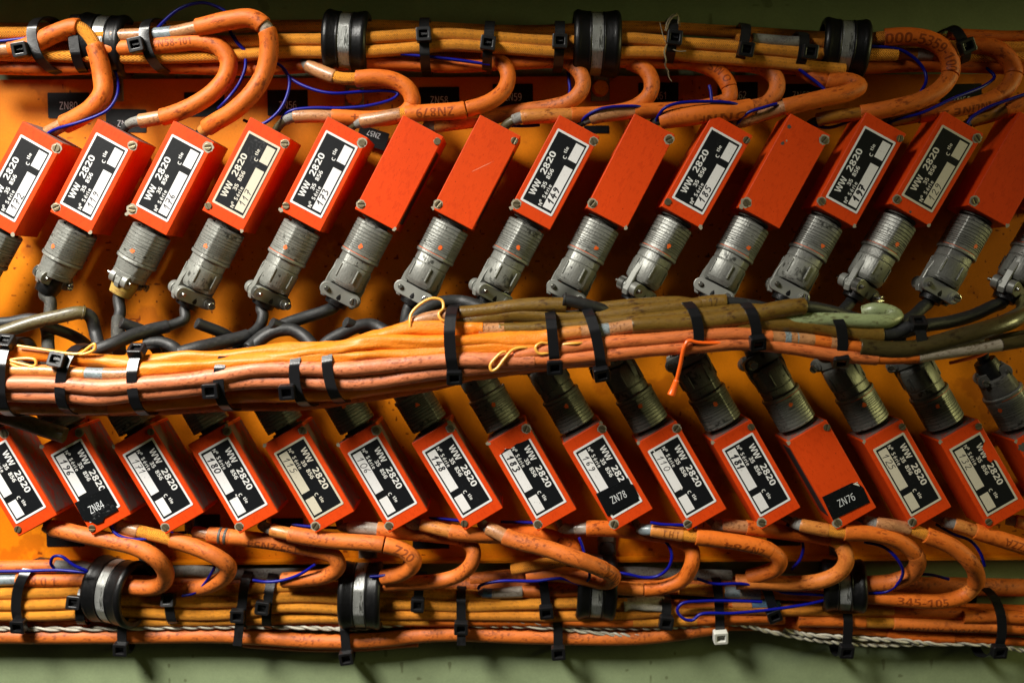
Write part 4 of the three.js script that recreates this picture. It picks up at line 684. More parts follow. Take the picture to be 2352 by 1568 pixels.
cable('pale_hose', 'pale green hose bent back on itself at right', 'hose', ly([[1800, 740, 98], [1850, 735, 99], [1920, 735, 100], [2000, 738, 100], [2040, 737, 98], [2058, 727, 94], [2040, 716, 90], [2006, 712, 88], [1984, 718, 84]], 98), [[0, 8, 5.4, 'greenHose']]);
cable('jacketed_cable', 'orange cable along the underside of the middle bundle', 'cable', ly([[-60, 930], [100, 938], [230, 938], [340, 930], [440, 918], [520, 911], [600, 907], [680, 908], [770, 901], [860, 892], [960, 878], [1050, 862], [1150, 848], [1280, 834], [1400, 822]], 88), [[0, 2.4, 4.6, 'clearOrange'], [2.2, 14, 5.4, 'shell', { lump: 0.14 }]], MB);
cable('jacketed_cable', 'deep orange cable lowest in the middle bundle', 'cable', ly([[-60, 930], [120, 936], [300, 936], [450, 930], [560, 926], [680, 924], [780, 914], [860, 901], [960, 885], [1080, 858]], 78), [[0, 9, 6, 'orangeDeep', { lump: 0.08 }]], MB);
cable('jacketed_cable', 'hidden orange cable in the core of the middle bundle', 'cable', ly([[-60, 870], [200, 880], [440, 868], [700, 850], [960, 812], [1200, 782], [1500, 752], [1800, 748], [1960, 770]], 88), [[0, 8, 8, 'orangeDeep']], MB);
cable('jacketed_cable', 'hidden cable in the back of the middle bundle', 'cable', ly([[-60, 850], [200, 862], [440, 850], [700, 835], [960, 800], [1200, 765], [1500, 735], [1750, 730]], 80), [[0, 7, 7, 'orangeDeep']], MB);
cable('shrink_cable', 'dark olive cable fading out at the right edge', 'cable', ly([[2270, 790], [2330, 779], [2420, 765]], 96), [[0, 2, 5.4, 'oliveDark', { lump: 0.05 }]], MB);
cable('shrink_cable', 'dusty olive cable under the left end of the middle bundle', 'cable', ly([[-60, 944], [0, 955], [50, 968], [100, 984], [150, 1000]], 66), [[0, 4, 6, 'oliveGrey', { lump: 0.05 }]], MB);
// black and olive cables between the upper connectors and the bundle
const KB = 'dark cables below the upper connectors';
const drop = (i, pts, segs, label, name = 'black_cable') => {   // starts inside the clamp of upper connector i
  const e = topC[i].exit.clone(), back = e.clone().addScaledVector(topC[i].u, 14 * mm), inv = (v) => { const q = v.clone().project(camera); return [(q.x + 1) / 2 * VW, (1 - q.y) / 2 * VH, v.z / mm]; };
  return cable(name, label, 'cable', [inv(back), inv(e), ...pts], segs, KB);
};
drop(1, [[115, 690, 46], [114, 725, 50], [110, 775, 62], [112, 815, 74]], [[0, 5, 4.5, 'blackOlive']], 'dusty cable dropping straight from the short connector of box 119');
drop(2, [[276, 715, 47], [272, 735, 52], [271, 765, 60], [274, 810, 72]], [[0, 2.9, 4.3, 'black'], [2.8, 5, 5, 'blackOlive']], 'black and olive cable below the connector of box 176');
drop(3, [[424, 732, 47], [395, 746, 52], [350, 757, 60], [300, 772, 72], [255, 792, 82], [215, 806, 86]], [[0, 3.4, 4, 'black'], [3.2, 7, 5, 'black']], 'long black cable sweeping left from the connector of box 117');
drop(4, [[604, 722, 46], [597, 748, 52], [575, 768, 60], [520, 784, 70], [455, 799, 82], [410, 812, 86]], [[0, 4.4, 4.2, 'black'], [4.1, 7, 5.2, 'black']], 'black cable curling left from the connector of box 173');
drop(5, [[745, 715, 48], [700, 729, 52], [650, 746, 58], [605, 770, 64], [570, 800, 74]], [[0, 6, 4.7, 'black']], 'long black cable right of the box 173 connector cable');
drop(6, [[934, 722, 47], [931, 745, 54], [930, 775, 70]], [[0, 4, 4.4, 'black']], 'short black cable dropping beside the thin yellow loop');
cable('black_cable', 'black cable hump left of centre behind the bundle', 'cable', [[575, 806, 72], [592, 786, 70], [625, 764, 68], [668, 757, 66], [696, 770, 68], [722, 798, 76]], [[0, 5, 4.7, 'black']], KB);
cable('black_cable', 'second black cable hump right of the first', 'cable', [[735, 806, 76], [752, 786, 72], [790, 764, 68], [828, 748, 64], [855, 746, 62], [880, 758, 64], [910, 784, 74]], [[0, 6, 4.8, 'black']], KB);
cable('black_cable', 'black cable arching behind the thin yellow loop', 'cable', [[930, 752, 72], [950, 730, 68], [980, 708, 64], [1013, 694, 60], [1060, 692, 58], [1095, 703, 66], [1130, 722, 78]], [[0, 6, 4.7, 'black']], KB);
cable('black_tube', 'short black tube with an open end on the olive cables', 'tube', [[1293, 688, 96], [1305, 690, 96], [1340, 698, 95], [1376, 708, 92], [1400, 716, 88]], [[0.25, 4, 4.3, 'black'], [0, 0.5, 4.6, 'black', { name: 'open_end' }]], KB);
drop(7, [[1100, 726, 54], [1080, 745, 70]], [[0, 3, 4.3, 'black']], 'black cable entering the bundle below the eighth upper connector');
drop(8, [[1275, 724, 54], [1250, 745, 70]], [[0, 3, 4.3, 'black']], 'black cable entering the bundle left of the open black tube');
drop(9, [[1440, 722, 54], [1410, 742, 70]], [[0, 3, 4.3, 'black']], 'black cable entering the bundle below the tenth upper connector');
drop(10, [[1620, 722, 54], [1590, 742, 70]], [[0, 3, 4.3, 'black']], 'black cable entering the bundle left of the pale green hose');
drop(11, [[1790, 722, 54], [1760, 740, 70]], [[0, 3, 4.3, 'black']], 'black cable entering the bundle below the twelfth upper connector');
drop(12, [[1945, 704, 50], [1925, 722, 60], [1890, 742, 76], [1850, 752, 84]], [[0, 5, 4.3, 'black']], 'black cable behind the bend of the pale green hose');
drop(13, [[2122, 703, 50], [2100, 724, 60], [2075, 740, 76], [2045, 764, 86], [1990, 778, 88]], [[0, 6, 4.6, 'black']], 'black cable right of the pale green hose');
drop(14, [[2283, 702, 50], [2235, 724, 58], [2177, 740, 70], [2125, 748, 80], [2070, 764, 86]], [[0, 6, 4.8, 'black']], 'long black cable near the right edge above the olive sleeve');
cable('olive_cable', 'olive cable bending to black at the far left', 'cable', [[-40, 778, 82], [0, 765, 80], [75, 741, 76], [140, 726, 72], [188, 718, 68], [208, 728, 64], [219, 762, 62], [228, 800, 70]], [[0, 4.1, 5, 'oliveGrey', { lump: 0.04 }], [4.0, 4.2, 5.25, 'oliveGrey'], [3.8, 7, 4.6, 'black']], KB);
cable('black_cable', 'dark cable behind the far left olive cable', 'cable', [[-40, 742, 60], [20, 740, 60], [70, 732, 60], [100, 740, 62], [110, 775, 66]], [[0, 4, 4.2, 'black']], KB);
cable('black_cable', 'dark cable stub under the long black sweep', 'cable', [[330, 790, 66], [370, 786, 64], [400, 798, 66], [415, 820, 76]], [[0, 3, 4.4, 'black']], KB);
// lower connectors: leads running up behind the middle bundle
for (let i = 0; i < 15; i++) {
  const e = lowC[i].exit, p0 = e.clone().addScaledVector(lowC[i].u, 14 * mm), p2 = e.clone().add(V(-0.006, 0.010, 0.012)), p3 = e.clone().add(V(-0.024, 0.020, 0.026)), inv = (v) => { const q = v.clone().project(camera); return [(q.x + 1) / 2 * VW, (1 - q.y) / 2 * VH, v.z / mm]; };
  cable('black_cable', 'black lead behind the middle bundle from the ' + ORD[i] + ' connector of the lower row', 'cable', [inv(p0), inv(e), inv(p2), inv(p3)], [[0, 3, 4.2, 'black']], KB);
}
// thin yellow and neon wires
const YW = 'thin yellow wire loops';
const yel = (label, pts, z) => wire('yellow_wire', label, 'wire', pts.map((p) => [p[0], p[1], p[2] ?? z]), 1.05, 'yellow', YW, { radial: 10, step: 1.2 });
yel('tall thin yellow wire loop rising above the middle bundle', [[945, 768, 98], [942, 745, 100], [944, 722, 98], [963, 700, 96], [992, 685, 95], [1015, 690, 95], [1018, 708, 97], [1008, 720, 99], [1013, 733, 100], [1036, 742, 98]], 98);
yel('thin yellow wire hairpin hanging over the salmon cable', [[1215, 803, 105], [1206, 798, 107], [1178, 803, 109], [1160, 822, 111], [1140, 847, 112], [1129, 851, 112], [1126, 839, 112], [1138, 822, 111], [1153, 809, 110], [1162, 808, 109]], 106);
yel('small thin yellow wire ring left of a cable tie', [[1292, 790, 104], [1262, 789, 106], [1241, 788, 108], [1230, 798, 109], [1237, 811, 109], [1258, 811, 108], [1290, 806, 102]], 106);
yel('short thin yellow wire right of the small ring', [[1280, 794, 106], [1300, 790, 108], [1325, 788, 109], [1350, 788, 104]], 106);
yel('thin yellow wire along the pale joint at far left', [[40, 794], [100, 803], [150, 811], [185, 811], [206, 796], [217, 790], [218, 801], [200, 811], [182, 814]], 103);
yel('tangled thin yellow wire at the left edge of the bundle', [[15, 828], [50, 823], [80, 826], [83, 836], [60, 846], [30, 838], [14, 828], [60, 838], [116, 854]], 105);
cable('neon_wire', 'bright orange thin wire dangling below the bundle with a thick tip', 'wire', [[1680, 786, 106], [1640, 788, 108], [1600, 786, 110], [1581, 783, 111], [1572, 796, 111], [1562, 840, 107], [1554, 872, 104], [1547, 893, 103], [1541, 908, 103]], [[0, 6.2, 1.4, 'neon'], [6, 8, 2.0, 'neon', { taper: 0.9, name: 'tip' }]]);
wire('neon_wire', 'bright orange thin wire beside the pale joint at right', 'wire', [[2180, 834, 98], [2205, 828, 101], [2252, 815, 104], [2280, 798, 104], [2296, 781, 102]], 1.2, 'neon', null, { taper: 0.3 });

// middle ties
const MT = 'cable ties of the middle bundle';
tie('black cable tie at the left edge of the middle bundle', [8, 778], [6, 950], 84, 25, { head: [8, 795], group: MT });
tie('black slanted cable tie with head at its upper left end', [170, 794], [152, 946], 84, 24, { head: [138, 831], side: -5, group: MT, bow: -5 });
tie('glossy black cable tie with its head standing on top', [316, 800], [326, 948], 84, 24, { head: [317, 815], group: MT, bow: -4, face: 0.05 });
tie('black cable tie below the long black sweep', [520, 804], [524, 938], 84, 24, { head: [505, 895], side: -5, group: MT, bow: -5 });
tie('glossy black cable tie with a low head left of centre', [692, 794], [706, 928], 84, 25, { head: [679, 895], side: -6, group: MT, bow: -6 });
tie('black cable tie without visible head left of centre', [757, 788], [783, 920], 84, 25, { group: MT, bow: -4 });
tie('broad black cable tie beside the tall yellow wire loop', [1042, 704], [1052, 870], 86, 25, { head: [1052, 862], group: MT, bow: -4, w: 8, face: 0.55 });
tie('black cable tie next to the small yellow wire ring', [1264, 716], [1275, 846], 86, 24, { head: [1274, 839], group: MT, face: 0.6 });
tie('black slanted cable tie right of the open black tube', [1346, 708], [1378, 864], 86, 24, { head: [1378, 854], group: MT, bow: 3, face: 0.4 });
tie('black cable tie above the dangling neon wire', [1578, 694], [1592, 812], 86, 24, { group: MT, bow: 5 });
tie('black cable tie beside the cable printed 12', [1714, 696], [1732, 800], 86, 24, { head: [1735, 783], group: MT, bow: 3 });
tie('black cable tie around the pale green hose', [1914, 716], [1922, 828], 86, 22, { head: [1922, 821], group: MT, bow: 4, face: 0.1 });
tie('dark cable tie around the olive sleeve near the right edge', [2112, 742], [2114, 832], 86, 21, { head: [2112, 752], group: MT, old: 1 });
// ------------------------------------------------------------------ lower harness: straight runs
const LB = 'straight cables of the lower bundle';
// the lower bundle lies close to the wall: depths shrink towards it below the panel
const LZ = ([x, y, z], add = 3, y0 = 1235) => { const t = smooth(y0, y0 + 95, y); return [x, y, z * (1 - t) + (1 + 0.45 * z + add) * t]; };
const runL = (pts, z) => pts.map(([x, y]) => LZ([x, y, z], 0));
cable('braided_cable', 'uppermost yellow braided cable left of the lower left clamp', 'cable', runL([[-60, 1364], [120, 1361], [240, 1356], [330, 1356], [470, 1356], [560, 1354], [640, 1347], [760, 1347], [860, 1360], [960, 1362], [1060, 1366], [1150, 1370]], 42), [[0, 11, 5, 'braid']], LB);
cable('braided_cable', 'second yellow braided cable of the lower bundle', 'cable', runL([[-60, 1389], [120, 1387], [240, 1380], [330, 1380], [470, 1383], [560, 1380], [640, 1372], [760, 1372], [860, 1386], [960, 1388], [1060, 1392], [1180, 1388], [1340, 1384], [1440, 1388]], 45), [[0, 13, 5, 'braid']], LB);
cable('braided_cable', 'third yellow braided cable of the lower bundle', 'cable', runL([[-60, 1412], [120, 1411], [240, 1404], [330, 1405], [470, 1412], [560, 1406], [640, 1394], [760, 1396], [860, 1408], [1000, 1410], [1150, 1412], [1300, 1414], [1450, 1410], [1600, 1396], [1740, 1398], [1900, 1402], [2050, 1400]], 43), [[0, 8, 5, 'braid'], [7.9, 16, 5, 'braidDeep']], LB);
cable('braided_cable', 'lowest yellow braided cable left of the second lower clamp', 'cable', runL([[300, 1425], [470, 1424], [620, 1420], [760, 1417], [860, 1422], [1000, 1424], [1180, 1424], [1320, 1426], [1440, 1428], [1560, 1424], [1680, 1422], [1800, 1420]], 36), [[0, 5, 5, 'braid'], [4.9, 11, 5, 'orange']], LB);
cable('sleeved_cable', 'orange cable at far left above the printed lower sleeve', 'cable', runL([[-60, 1304], [60, 1301], [130, 1300], [180, 1302], [250, 1312]], 32), [[0, 2, 5.2, 'orangeDust'], [1.9, 4, 5, 'greyTip']], LB);
cable('sleeved_cable', 'printed orange sleeve at far left of the lower bundle', 'cable', runL([[-60, 1334], [0, 1332], [45, 1331], [120, 1332], [200, 1332], [300, 1336]], 41), [[0, 2.1, 4.6, 'greyBlue'], [1.9, 5, 5.4, 'orangeDust', { text: '8 0 1', u: 0.3, size: 60, a: 0.4 }]], LB);
cable('sleeved_cable', 'dusty orange cable at the back of the lower bundle', 'cable', runL([[-60, 1340], [400, 1340], [900, 1344], [1400, 1346], [1900, 1342], [2420, 1350]], 24), [[0, 5, 7, 'orangeDust']], LB);
cable('sleeved_cable', 'deep orange cable in the core of the lower bundle', 'cable', runL([[-60, 1395], [600, 1395], [1200, 1398], [1800, 1396], [2420, 1410]], 22), [[0, 4, 7, 'orangeDeep']], LB);
cable('sleeved_cable', 'deep orange cable low in the core of the lower bundle', 'cable', runL([[-60, 1424], [600, 1424], [1200, 1424], [1800, 1428], [2420, 1446]], 20), [[0, 4, 6, 'orangeDeep']], LB);
cable('sleeved_cable', 'dusty grey taped cable behind the lower loops', 'cable', runL([[390, 1312], [450, 1310], [520, 1318], [700, 1318], [900, 1322]], 26), [[0, 4, 5, 'greyTip']], LB);
cable('sleeved_cable', 'dusty grey cable behind the third lower clamp', 'cable', runL([[1080, 1330], [1180, 1322], [1300, 1318], [1440, 1314], [1560, 1318], [1680, 1322]], 27), [[0, 2, 5.4, 'orangeDust'], [1.9, 5, 4.6, 'greyTip']], LB);
cable('sleeved_cable', 'pale dusty cable piece left of the third lower clamp', 'cable', runL([[1150, 1362], [1190, 1358], [1240, 1357], [1300, 1356], [1345, 1352]], 44), [[0, 1.3, 4.3, 'clearGrey'], [1.2, 4, 5, 'orangeDust']], LB);
cable('blue_tip_cable', 'pale cable with a blue cone tip left of the third lower clamp', 'cable', runL([[1098, 1360], [1120, 1362], [1150, 1362], [1200, 1360]], 50), [[0, 0.5, 1.4, 'blueTip', { taper: 2.4 }], [0.45, 1.4, 3.9, 'blueTip'], [1.35, 3, 4.2, 'clearGrey']], LB);
cable('sleeved_cable', 'yellow braid with blue banded joint right of the third lower clamp', 'cable', runL([[1560, 1352], [1620, 1356], [1660, 1359], [1700, 1361], [1740, 1362], [1800, 1364], [1900, 1368]], 44), [[0, 2.2, 4.7, 'braid'], [2.05, 3, 5, 'greyBlue'], [2.9, 4.1, 5, 'clearGrey'], [4, 6, 4.8, 'orange']], LB);
cable('sleeved_cable', 'orange cable with pale blue end inside the lower blue wire loop', 'cable', runL([[1560, 1390], [1620, 1393], [1680, 1391], [1720, 1389], [1745, 1388], [1790, 1388]], 44), [[0, 2.1, 4.2, 'orange'], [2, 3.2, 4.4, 'clearOrange'], [3.1, 5, 4.2, 'blueTip']], LB);
cable('padding_roll', 'frayed white padding wrapped on the lower bundle', 'padding', runL([[1432, 1390], [1456, 1388], [1490, 1389], [1524, 1391]], 45), [[0, 3, 5.6, 'foam', { lump: 0.22, wob: 0.15 }]]);
cable('sleeved_cable', 'orange cable with frayed white end below the padding', 'cable', runL([[1290, 1424], [1380, 1427], [1450, 1428], [1520, 1427], [1600, 1424], [1700, 1420], [1780, 1420]], 41), [[0, 2.05, 4.6, 'orange'], [1.9, 4, 4.5, 'braid'], [3.9, 6, 4.3, 'orange']], LB);
cable('sleeved_cable', 'deep orange cable above the printed lower right sleeve', 'cable', runL([[1780, 1404], [1900, 1402], [2000, 1402], [2120, 1406], [2250, 1410], [2420, 1424]], 40), [[0, 2, 4.2, 'braidDeep'], [1.8, 5, 5.2, 'orangeDeep']], LB);
cable('sleeved_cable', 'orange sleeve printed ISTOW ACTION at lower right', 'cable', runL([[1832, 1424], [1900, 1425], [1982, 1428], [2050, 1430], [2160, 1434], [2280, 1438], [2420, 1450]], 42), [[0, 2.05, 5.4, 'orange'], [1.9, 3.1, 4.6, 'braid'], [3, 5.05, 5.6, 'orangeDust', { text: '1STOW  ACTION', flip: 1, size: 44, v: 0.62 }], [5, 6, 5.2, 'orange']], LB);
cable('sleeved_cable', 'orange cable hanging at the lower right edge', 'cable', runL([[2210, 1416], [2290, 1416], [2420, 1424]], 47), [[0, 2, 5.4, 'orange']], LB);
cable('sleeved_cable', 'thick lowest orange cable running beneath the white twisted wire', 'cable', runL([[-60, 1459], [120, 1461], [330, 1460], [500, 1459], [600, 1464], [730, 1472], [850, 1471], [960, 1459], [1050, 1455], [1180, 1460], [1340, 1464], [1440, 1464], [1540, 1456], [1640, 1441], [1800, 1441], [1990, 1451], [2070, 1456]], 29), [[0, 13.2, 6.2, 'orangeDust'], [13, 16, 3.2, 'orange']], LB);
cable('sleeved_cable', 'second orange cable behind the thick lowest one', 'cable', runL([[560, 1474], [700, 1483], [820, 1483], [960, 1472]], 12), [[0, 3, 4.6, 'orangeDeep']], LB);
cable('sleeved_cable', 'short orange sleeve end near the lower right corner', 'cable', runL([[2036, 1456], [2080, 1461], [2150, 1465], [2190, 1466], [2420, 1478]], 30), [[0, 3, 4.2, 'orangeDeep'], [2.9, 4, 3.4, 'orangeDeep']], LB);

// twisted white pairs
function twisted(label, pts, ph) {
  const p = pts.map((a) => W(...LZ(a, 2.5))), o0 = p[0].clone(), c = curveOf(p.map((v) => v.sub(o0))), t = thing('twisted_wire', label, 'wire', o0, 'white twisted wires'), len = c.getLength() / mm, n = Math.ceil(len / 2.6);
  for (const k of [0, 1]) { const q = []; for (let i = 0; i <= n; i++) { const f = i / n, P = c.getPoint(f), T = c.getTangent(f), B = V(0, 0, 1).addScaledVector(T, -T.z).normalize(), N2 = V().crossVectors(T, B), a = f * len / 21 * 6.2832 + ph + k * Math.PI + 0.7 * Math.sin(f * 31 + ph); q.push(P.addScaledVector(B, Math.cos(a) * 1.05 * mm).addScaledVector(N2, Math.sin(a) * 1.05 * mm)); } part('strand', tubeG(curveOf(q), 0, 1, 1.1, [30, 8], { radial: 8, step: 1.7 }), M.white, t); }
}
twisted('long white twisted wire pair along the lowest orange cable', [[-60, 1442, 34], [60, 1444, 34], [220, 1444, 34], [380, 1441, 34], [520, 1439, 33], [690, 1441, 32], [800, 1444, 32], [890, 1436, 34], [990, 1428, 35], [1060, 1427, 36], [1180, 1427, 37], [1300, 1434, 36], [1400, 1441, 35], [1500, 1441, 34], [1580, 1438, 33], [1690, 1433, 34], [1770, 1451, 33], [1860, 1468, 32], [1940, 1477, 31], [2020, 1481, 30], [2120, 1479, 29], [2260, 1480, 28], [2320, 1489, 28], [2400, 1504, 28]], 0.4);
twisted('second white twisted wire pair sagging over the lowest orange cable', [[1080, 1436, 32], [1180, 1437, 33], [1300, 1445, 33], [1400, 1456, 32], [1480, 1460, 31], [1550, 1454, 29], [1640, 1444, 24]], 2.1);
twisted('short white twisted wire pair near the lower right corner', [[1800, 1446, 34], [1850, 1457, 36], [1920, 1462, 37], [1990, 1467, 37], [2070, 1471, 35], [2140, 1477, 31], [2230, 1480, 24]], 1.2);

// ------------------------------------------------------------------ lower loops
const LL = 'orange sleeved cables from the lower boxes';
// every lead starts at the middle of its box's far end
const farEnd = (i) => { const b = lowBox[i], u = V(-Math.sin(b.rot), Math.cos(b.rot), 0), e = b.c.clone().addScaledVector(u, 37 * mm); e.z = Z_AXIS * mm; const q = e.clone().project(camera); return [(q.x + 1) / 2 * VW, (1 - q.y) / 2 * VH, Z_AXIS]; };
const lead = (i, pts, segs, label) => cable('sleeved_cable', label, 'cable', [farEnd(i), ...pts.map((p) => LZ(p, 9, 1275))], [[0, 1.15, 2.9, 'oliveGrey'], ...segs], LL);
lead(0, [[108, 1209, 46], [122, 1212, 48], [175, 1225, 52], [250, 1241, 55], [313, 1257, 57], [358, 1282, 57], [381, 1316, 55], [370, 1342, 52], [338, 1350, 48], [290, 1347, 42], [250, 1346, 36]], [[1, 2.2, 4.6, 'greyTip', { taper: 0.6 }], [1.9, 11, 6.4, 'orangeDust']], 'first lower orange loop curling back under the left clamp');
lead(1, [[263, 1203, 48], [285, 1210, 50], [313, 1218, 52], [395, 1239, 54], [450, 1257, 55], [500, 1280, 55], [524, 1300, 54], [520, 1320, 52], [496, 1337, 49], [470, 1347, 44], [440, 1352, 38]], [[1, 1.7, 4.8, 'greyTip'], [1.6, 3.1, 5.3, 'clear'], [3, 4.15, 4.9, 'braid'], [4, 11, 6.3, 'orangeDust']], 'second lower orange loop with bare woven stretch');
lead(2, [[436, 1218, 46], [458, 1222, 48], [482, 1227, 49], [530, 1233, 50], [600, 1241, 47], [665, 1251, 44], [725, 1262, 44], [768, 1278, 46], [777, 1300, 47], [752, 1321, 46], [700, 1329, 42], [650, 1332, 36]], [[0.8, 1.7, 2.2, 'teal'], [1.5, 3.1, 4.4, 'clear'], [2.9, 4.0, 6.2, 'orangeDust'], [3.5, 3.62, 6.5, 'aluDark', { name: 'thread_binding' }], [3.74, 3.86, 6.5, 'aluDark', { name: 'thread_binding' }], [3.95, 7, 6.1, 'orangeDust', { text: 'T35-ZN54', flip: 1, size: 46, u: 0.5, v: 0.56 }], [6.95, 12, 6.1, 'orangeDust']], 'lower orange loop with dark thread bands and printed T35');
lead(3, [[603, 1206, 48], [625, 1216, 52], [670, 1227, 55], [763, 1241, 56], [882, 1251, 56], [926, 1264, 55], [950, 1285, 54], [944, 1302, 52], [918, 1318, 48], [880, 1326, 42]], [[0.9, 2.1, 4, 'greyTip'], [2, 3.05, 5, 'clearOrange'], [2.9, 4.98, 6.3, 'orangeDust'], [5.03, 10, 6.3, 'orangeDust', { text: 'Z20', size: 50, u: 0.22 }]], 'long lower orange loop with a clean joint above the second clamp');
lead(4, [[783, 1208, 45], [815, 1211, 47], [873, 1216, 48], [938, 1223, 46], [1010, 1230, 41], [1064, 1239, 42], [1087, 1262, 46], [1083, 1293, 48], [1050, 1322, 48], [988, 1336, 46], [918, 1339, 43], [880, 1342, 38]], [[0.9, 1.8, 3.6, 'greyTip'], [1.6, 3.05, 5, 'clearGrey'], [2.9, 5.9, 5.9, 'orangeDust'], [5.95, 12, 5.8, 'orangeDust']], 'lower orange loop turning down left of the paired white wires');
lead(5, [[943, 1201, 47], [968, 1204, 50], [1036, 1221, 53], [1088, 1228, 52], [1150, 1230, 46], [1226, 1226, 41], [1285, 1240, 40], [1318, 1263, 41], [1300, 1284, 41], [1240, 1296, 38], [1176, 1308, 34]], [[0.9, 2.2, 4.5, 'greyTip'], [2, 3.05, 5.3, 'clearOrange'], [2.95, 5, 6, 'orangeDust'], [5, 8.2, 5.9, 'orangeDeep', { text: 'C.2', size: 54, u: 0.7 }], [8.15, 11, 4.6, 'braidDeep']], 'lower orange cable passing behind the broad slanting one');
lead(6, [[1108, 1203, 50], [1138, 1220, 55], [1176, 1238, 59], [1251, 1258, 62], [1326, 1284, 64], [1386, 1308, 62], [1408, 1324, 58], [1392, 1336, 52], [1340, 1326, 44], [1270, 1316, 38], [1210, 1318, 34]], [[0.9, 1.7, 4.2, 'greyTip'], [1.5, 2.9, 5.4, 'clear'], [2.6, 6.0, 6.6, 'orangeDust'], [6.02, 11, 6.3, 'orangeDust', { text: 'ZN2', u: 0.12, size: 50 }]], 'broad orange cable slanting down over the third lower clamp');
lead(7, [[1291, 1211, 46], [1326, 1213, 48], [1350, 1213, 50], [1396, 1214, 49], [1480, 1224, 43], [1550, 1236, 42], [1587, 1259, 45], [1590, 1290, 48], [1570, 1328, 49], [1528, 1347, 49], [1482, 1353, 48], [1426, 1350, 46], [1380, 1348, 40]], [[0.9, 2, 4.2, 'greyTip'], [1.8, 3.05, 4.9, 'clearGrey'], [2.9, 6.5, 6.1, 'orange'], [6.45, 11.05, 5.9, 'orange'], [11.1, 13, 5.6, 'orangePale']], 'lower orange loop with white paint flecks right of the third clamp');
lead(8, [[1471, 1213, 50], [1496, 1217, 54], [1566, 1228, 56], [1600, 1233, 57], [1651, 1239, 57], [1726, 1251, 56], [1768, 1264, 54], [1790, 1284, 52], [1782, 1304, 48], [1750, 1318, 43], [1720, 1326, 38]], [[0.9, 2.1, 4.4, 'greyBlue'], [2, 3.05, 5.2, 'clearOrange', { text: 'I H I', size: 44, u: 0.6 }], [2.95, 4.1, 4.8, 'braid'], [3.95, 7, 6.2, 'orange', { text: 'ZN784', flip: 1, size: 46, v: 0.58, u: 0.62 }], [6.98, 11, 6.2, 'orange']], 'lower orange loop printed ZN784');
lead(9, [[1641, 1204, 47], [1665, 1206, 49], [1716, 1211, 50], [1760, 1217, 48], [1830, 1226, 43], [1888, 1233, 43], [1929, 1250, 46], [1944, 1282, 49], [1930, 1312, 50], [1888, 1333, 49], [1820, 1340, 47], [1740, 1336, 43], [1690, 1336, 37]], [[0.9, 2, 4.2, 'greyTip'], [1.8, 3.1, 5, 'clear'], [2.95, 6.4, 5.8, 'orangeDeep'], [6.35, 7.2, 5, 'braid'], [7.05, 13, 6.1, 'orangePale']], 'glossy lower orange loop left of the right clamp');
lead(10, [[1822, 1199, 50], [1842, 1206, 54], [1897, 1217, 56], [1938, 1223, 57], [2002, 1226, 57], [2064, 1242, 56], [2097, 1266, 54], [2108, 1290, 51], [2092, 1318, 47], [2052, 1336, 44], [1999, 1341, 40], [1950, 1344, 34]], [[0.9, 2.1, 4.6, 'greyTip'], [1.9, 3.1, 5.2, 'clearOrange'], [3, 4.1, 4.9, 'braid'], [4, 7.3, 6.2, 'orange'], [7.2, 12, 6.4, 'orangeDust']], 'lower orange loop jointed at its bend beside the right clamp');
lead(11, [[1989, 1196, 50], [2016, 1202, 54], [2084, 1214, 56], [2130, 1230, 57], [2189, 1256, 58], [2227, 1289, 58], [2243, 1324, 57], [2236, 1348, 55], [2212, 1368, 53], [2164, 1380, 51], [2089, 1378, 48], [2014, 1371, 44], [1970, 1368, 38]], [[0.9, 2.1, 4.6, 'greyTip'], [1.9, 3.1, 5.2, 'clear'], [3, 4.1, 4.7, 'braid'], [3.9, 7.6, 6.5, 'orange'], [7.6, 9.2, 5.6, 'orangePale'], [8.7, 13, 5.9, 'orange', { text: '345-105', size: 46, flip: 1, u: 0.45, v: 0.5 }]], 'widest lower orange loop near the right edge printed 345-105');
lead(12, [[2169, 1198, 49], [2192, 1203, 52], [2244, 1221, 55], [2314, 1243, 57], [2380, 1266, 56], [2440, 1300, 52]], [[0.9, 2.1, 4.4, 'greyTip'], [2, 3.05, 5.1, 'clearOrange'], [2.9, 6, 6.2, 'orange', { text: 'VIZZA', size: 44, u: 0.45, flip: 1 }]], 'lower orange cable leaving past the right edge');
cable('sleeved_cable', 'pale cable tip at the lower right edge', 'cable', [[2310, 1192, 45], [2332, 1196, 48], [2400, 1212, 50]], [[0, 1.3, 4.2, 'greyTip'], [1, 2, 5.2, 'clearOrange']], LL);

// blue wires of the lower row
const blueL = (label, pts, z) => blue(label, pts.map((p) => LZ([p[0], p[1], p[2] ?? z], 10, 1275)), z);
blueL('blue wire with a loop at far left of the lower bundle', [[-30, 1312, 45], [60, 1311, 46], [130, 1309, 46], [200, 1312, 46], [170, 1298, 46], [140, 1277, 45], [122, 1279, 44], [117, 1294, 43], [124, 1304, 42]], 46);
blueL('blue wire curling below the woven stretch of the second lower loop', [[258, 1200, 52], [256, 1212, 56], [270, 1228, 58], [296, 1237, 58], [330, 1238, 56], [380, 1226, 50], [430, 1222, 46]], 56);
blueL('blue wire hanging from the second lower loop', [[494, 1300], [486, 1316], [470, 1340], [446, 1362], [418, 1368]], 52);
blueL('blue wire crossing left of the second lower clamp', [[724, 1296], [690, 1318], [650, 1332], [610, 1336], [580, 1332]], 48);
blueL('blue wire rising right of the second lower clamp', [[932, 1284, 46], [924, 1302, 47], [905, 1316, 48], [876, 1322, 48], [850, 1324, 46]], 48);
blueL('blue wire lying over the lower boxes numbered 180 and 115', [[640, 1204], [680, 1206], [722, 1210], [780, 1212]], 42);
blueL('blue wire lying over the ends of the lower boxes 106 and 148', [[985, 1190], [1020, 1192], [1060, 1196], [1100, 1200]], 40);
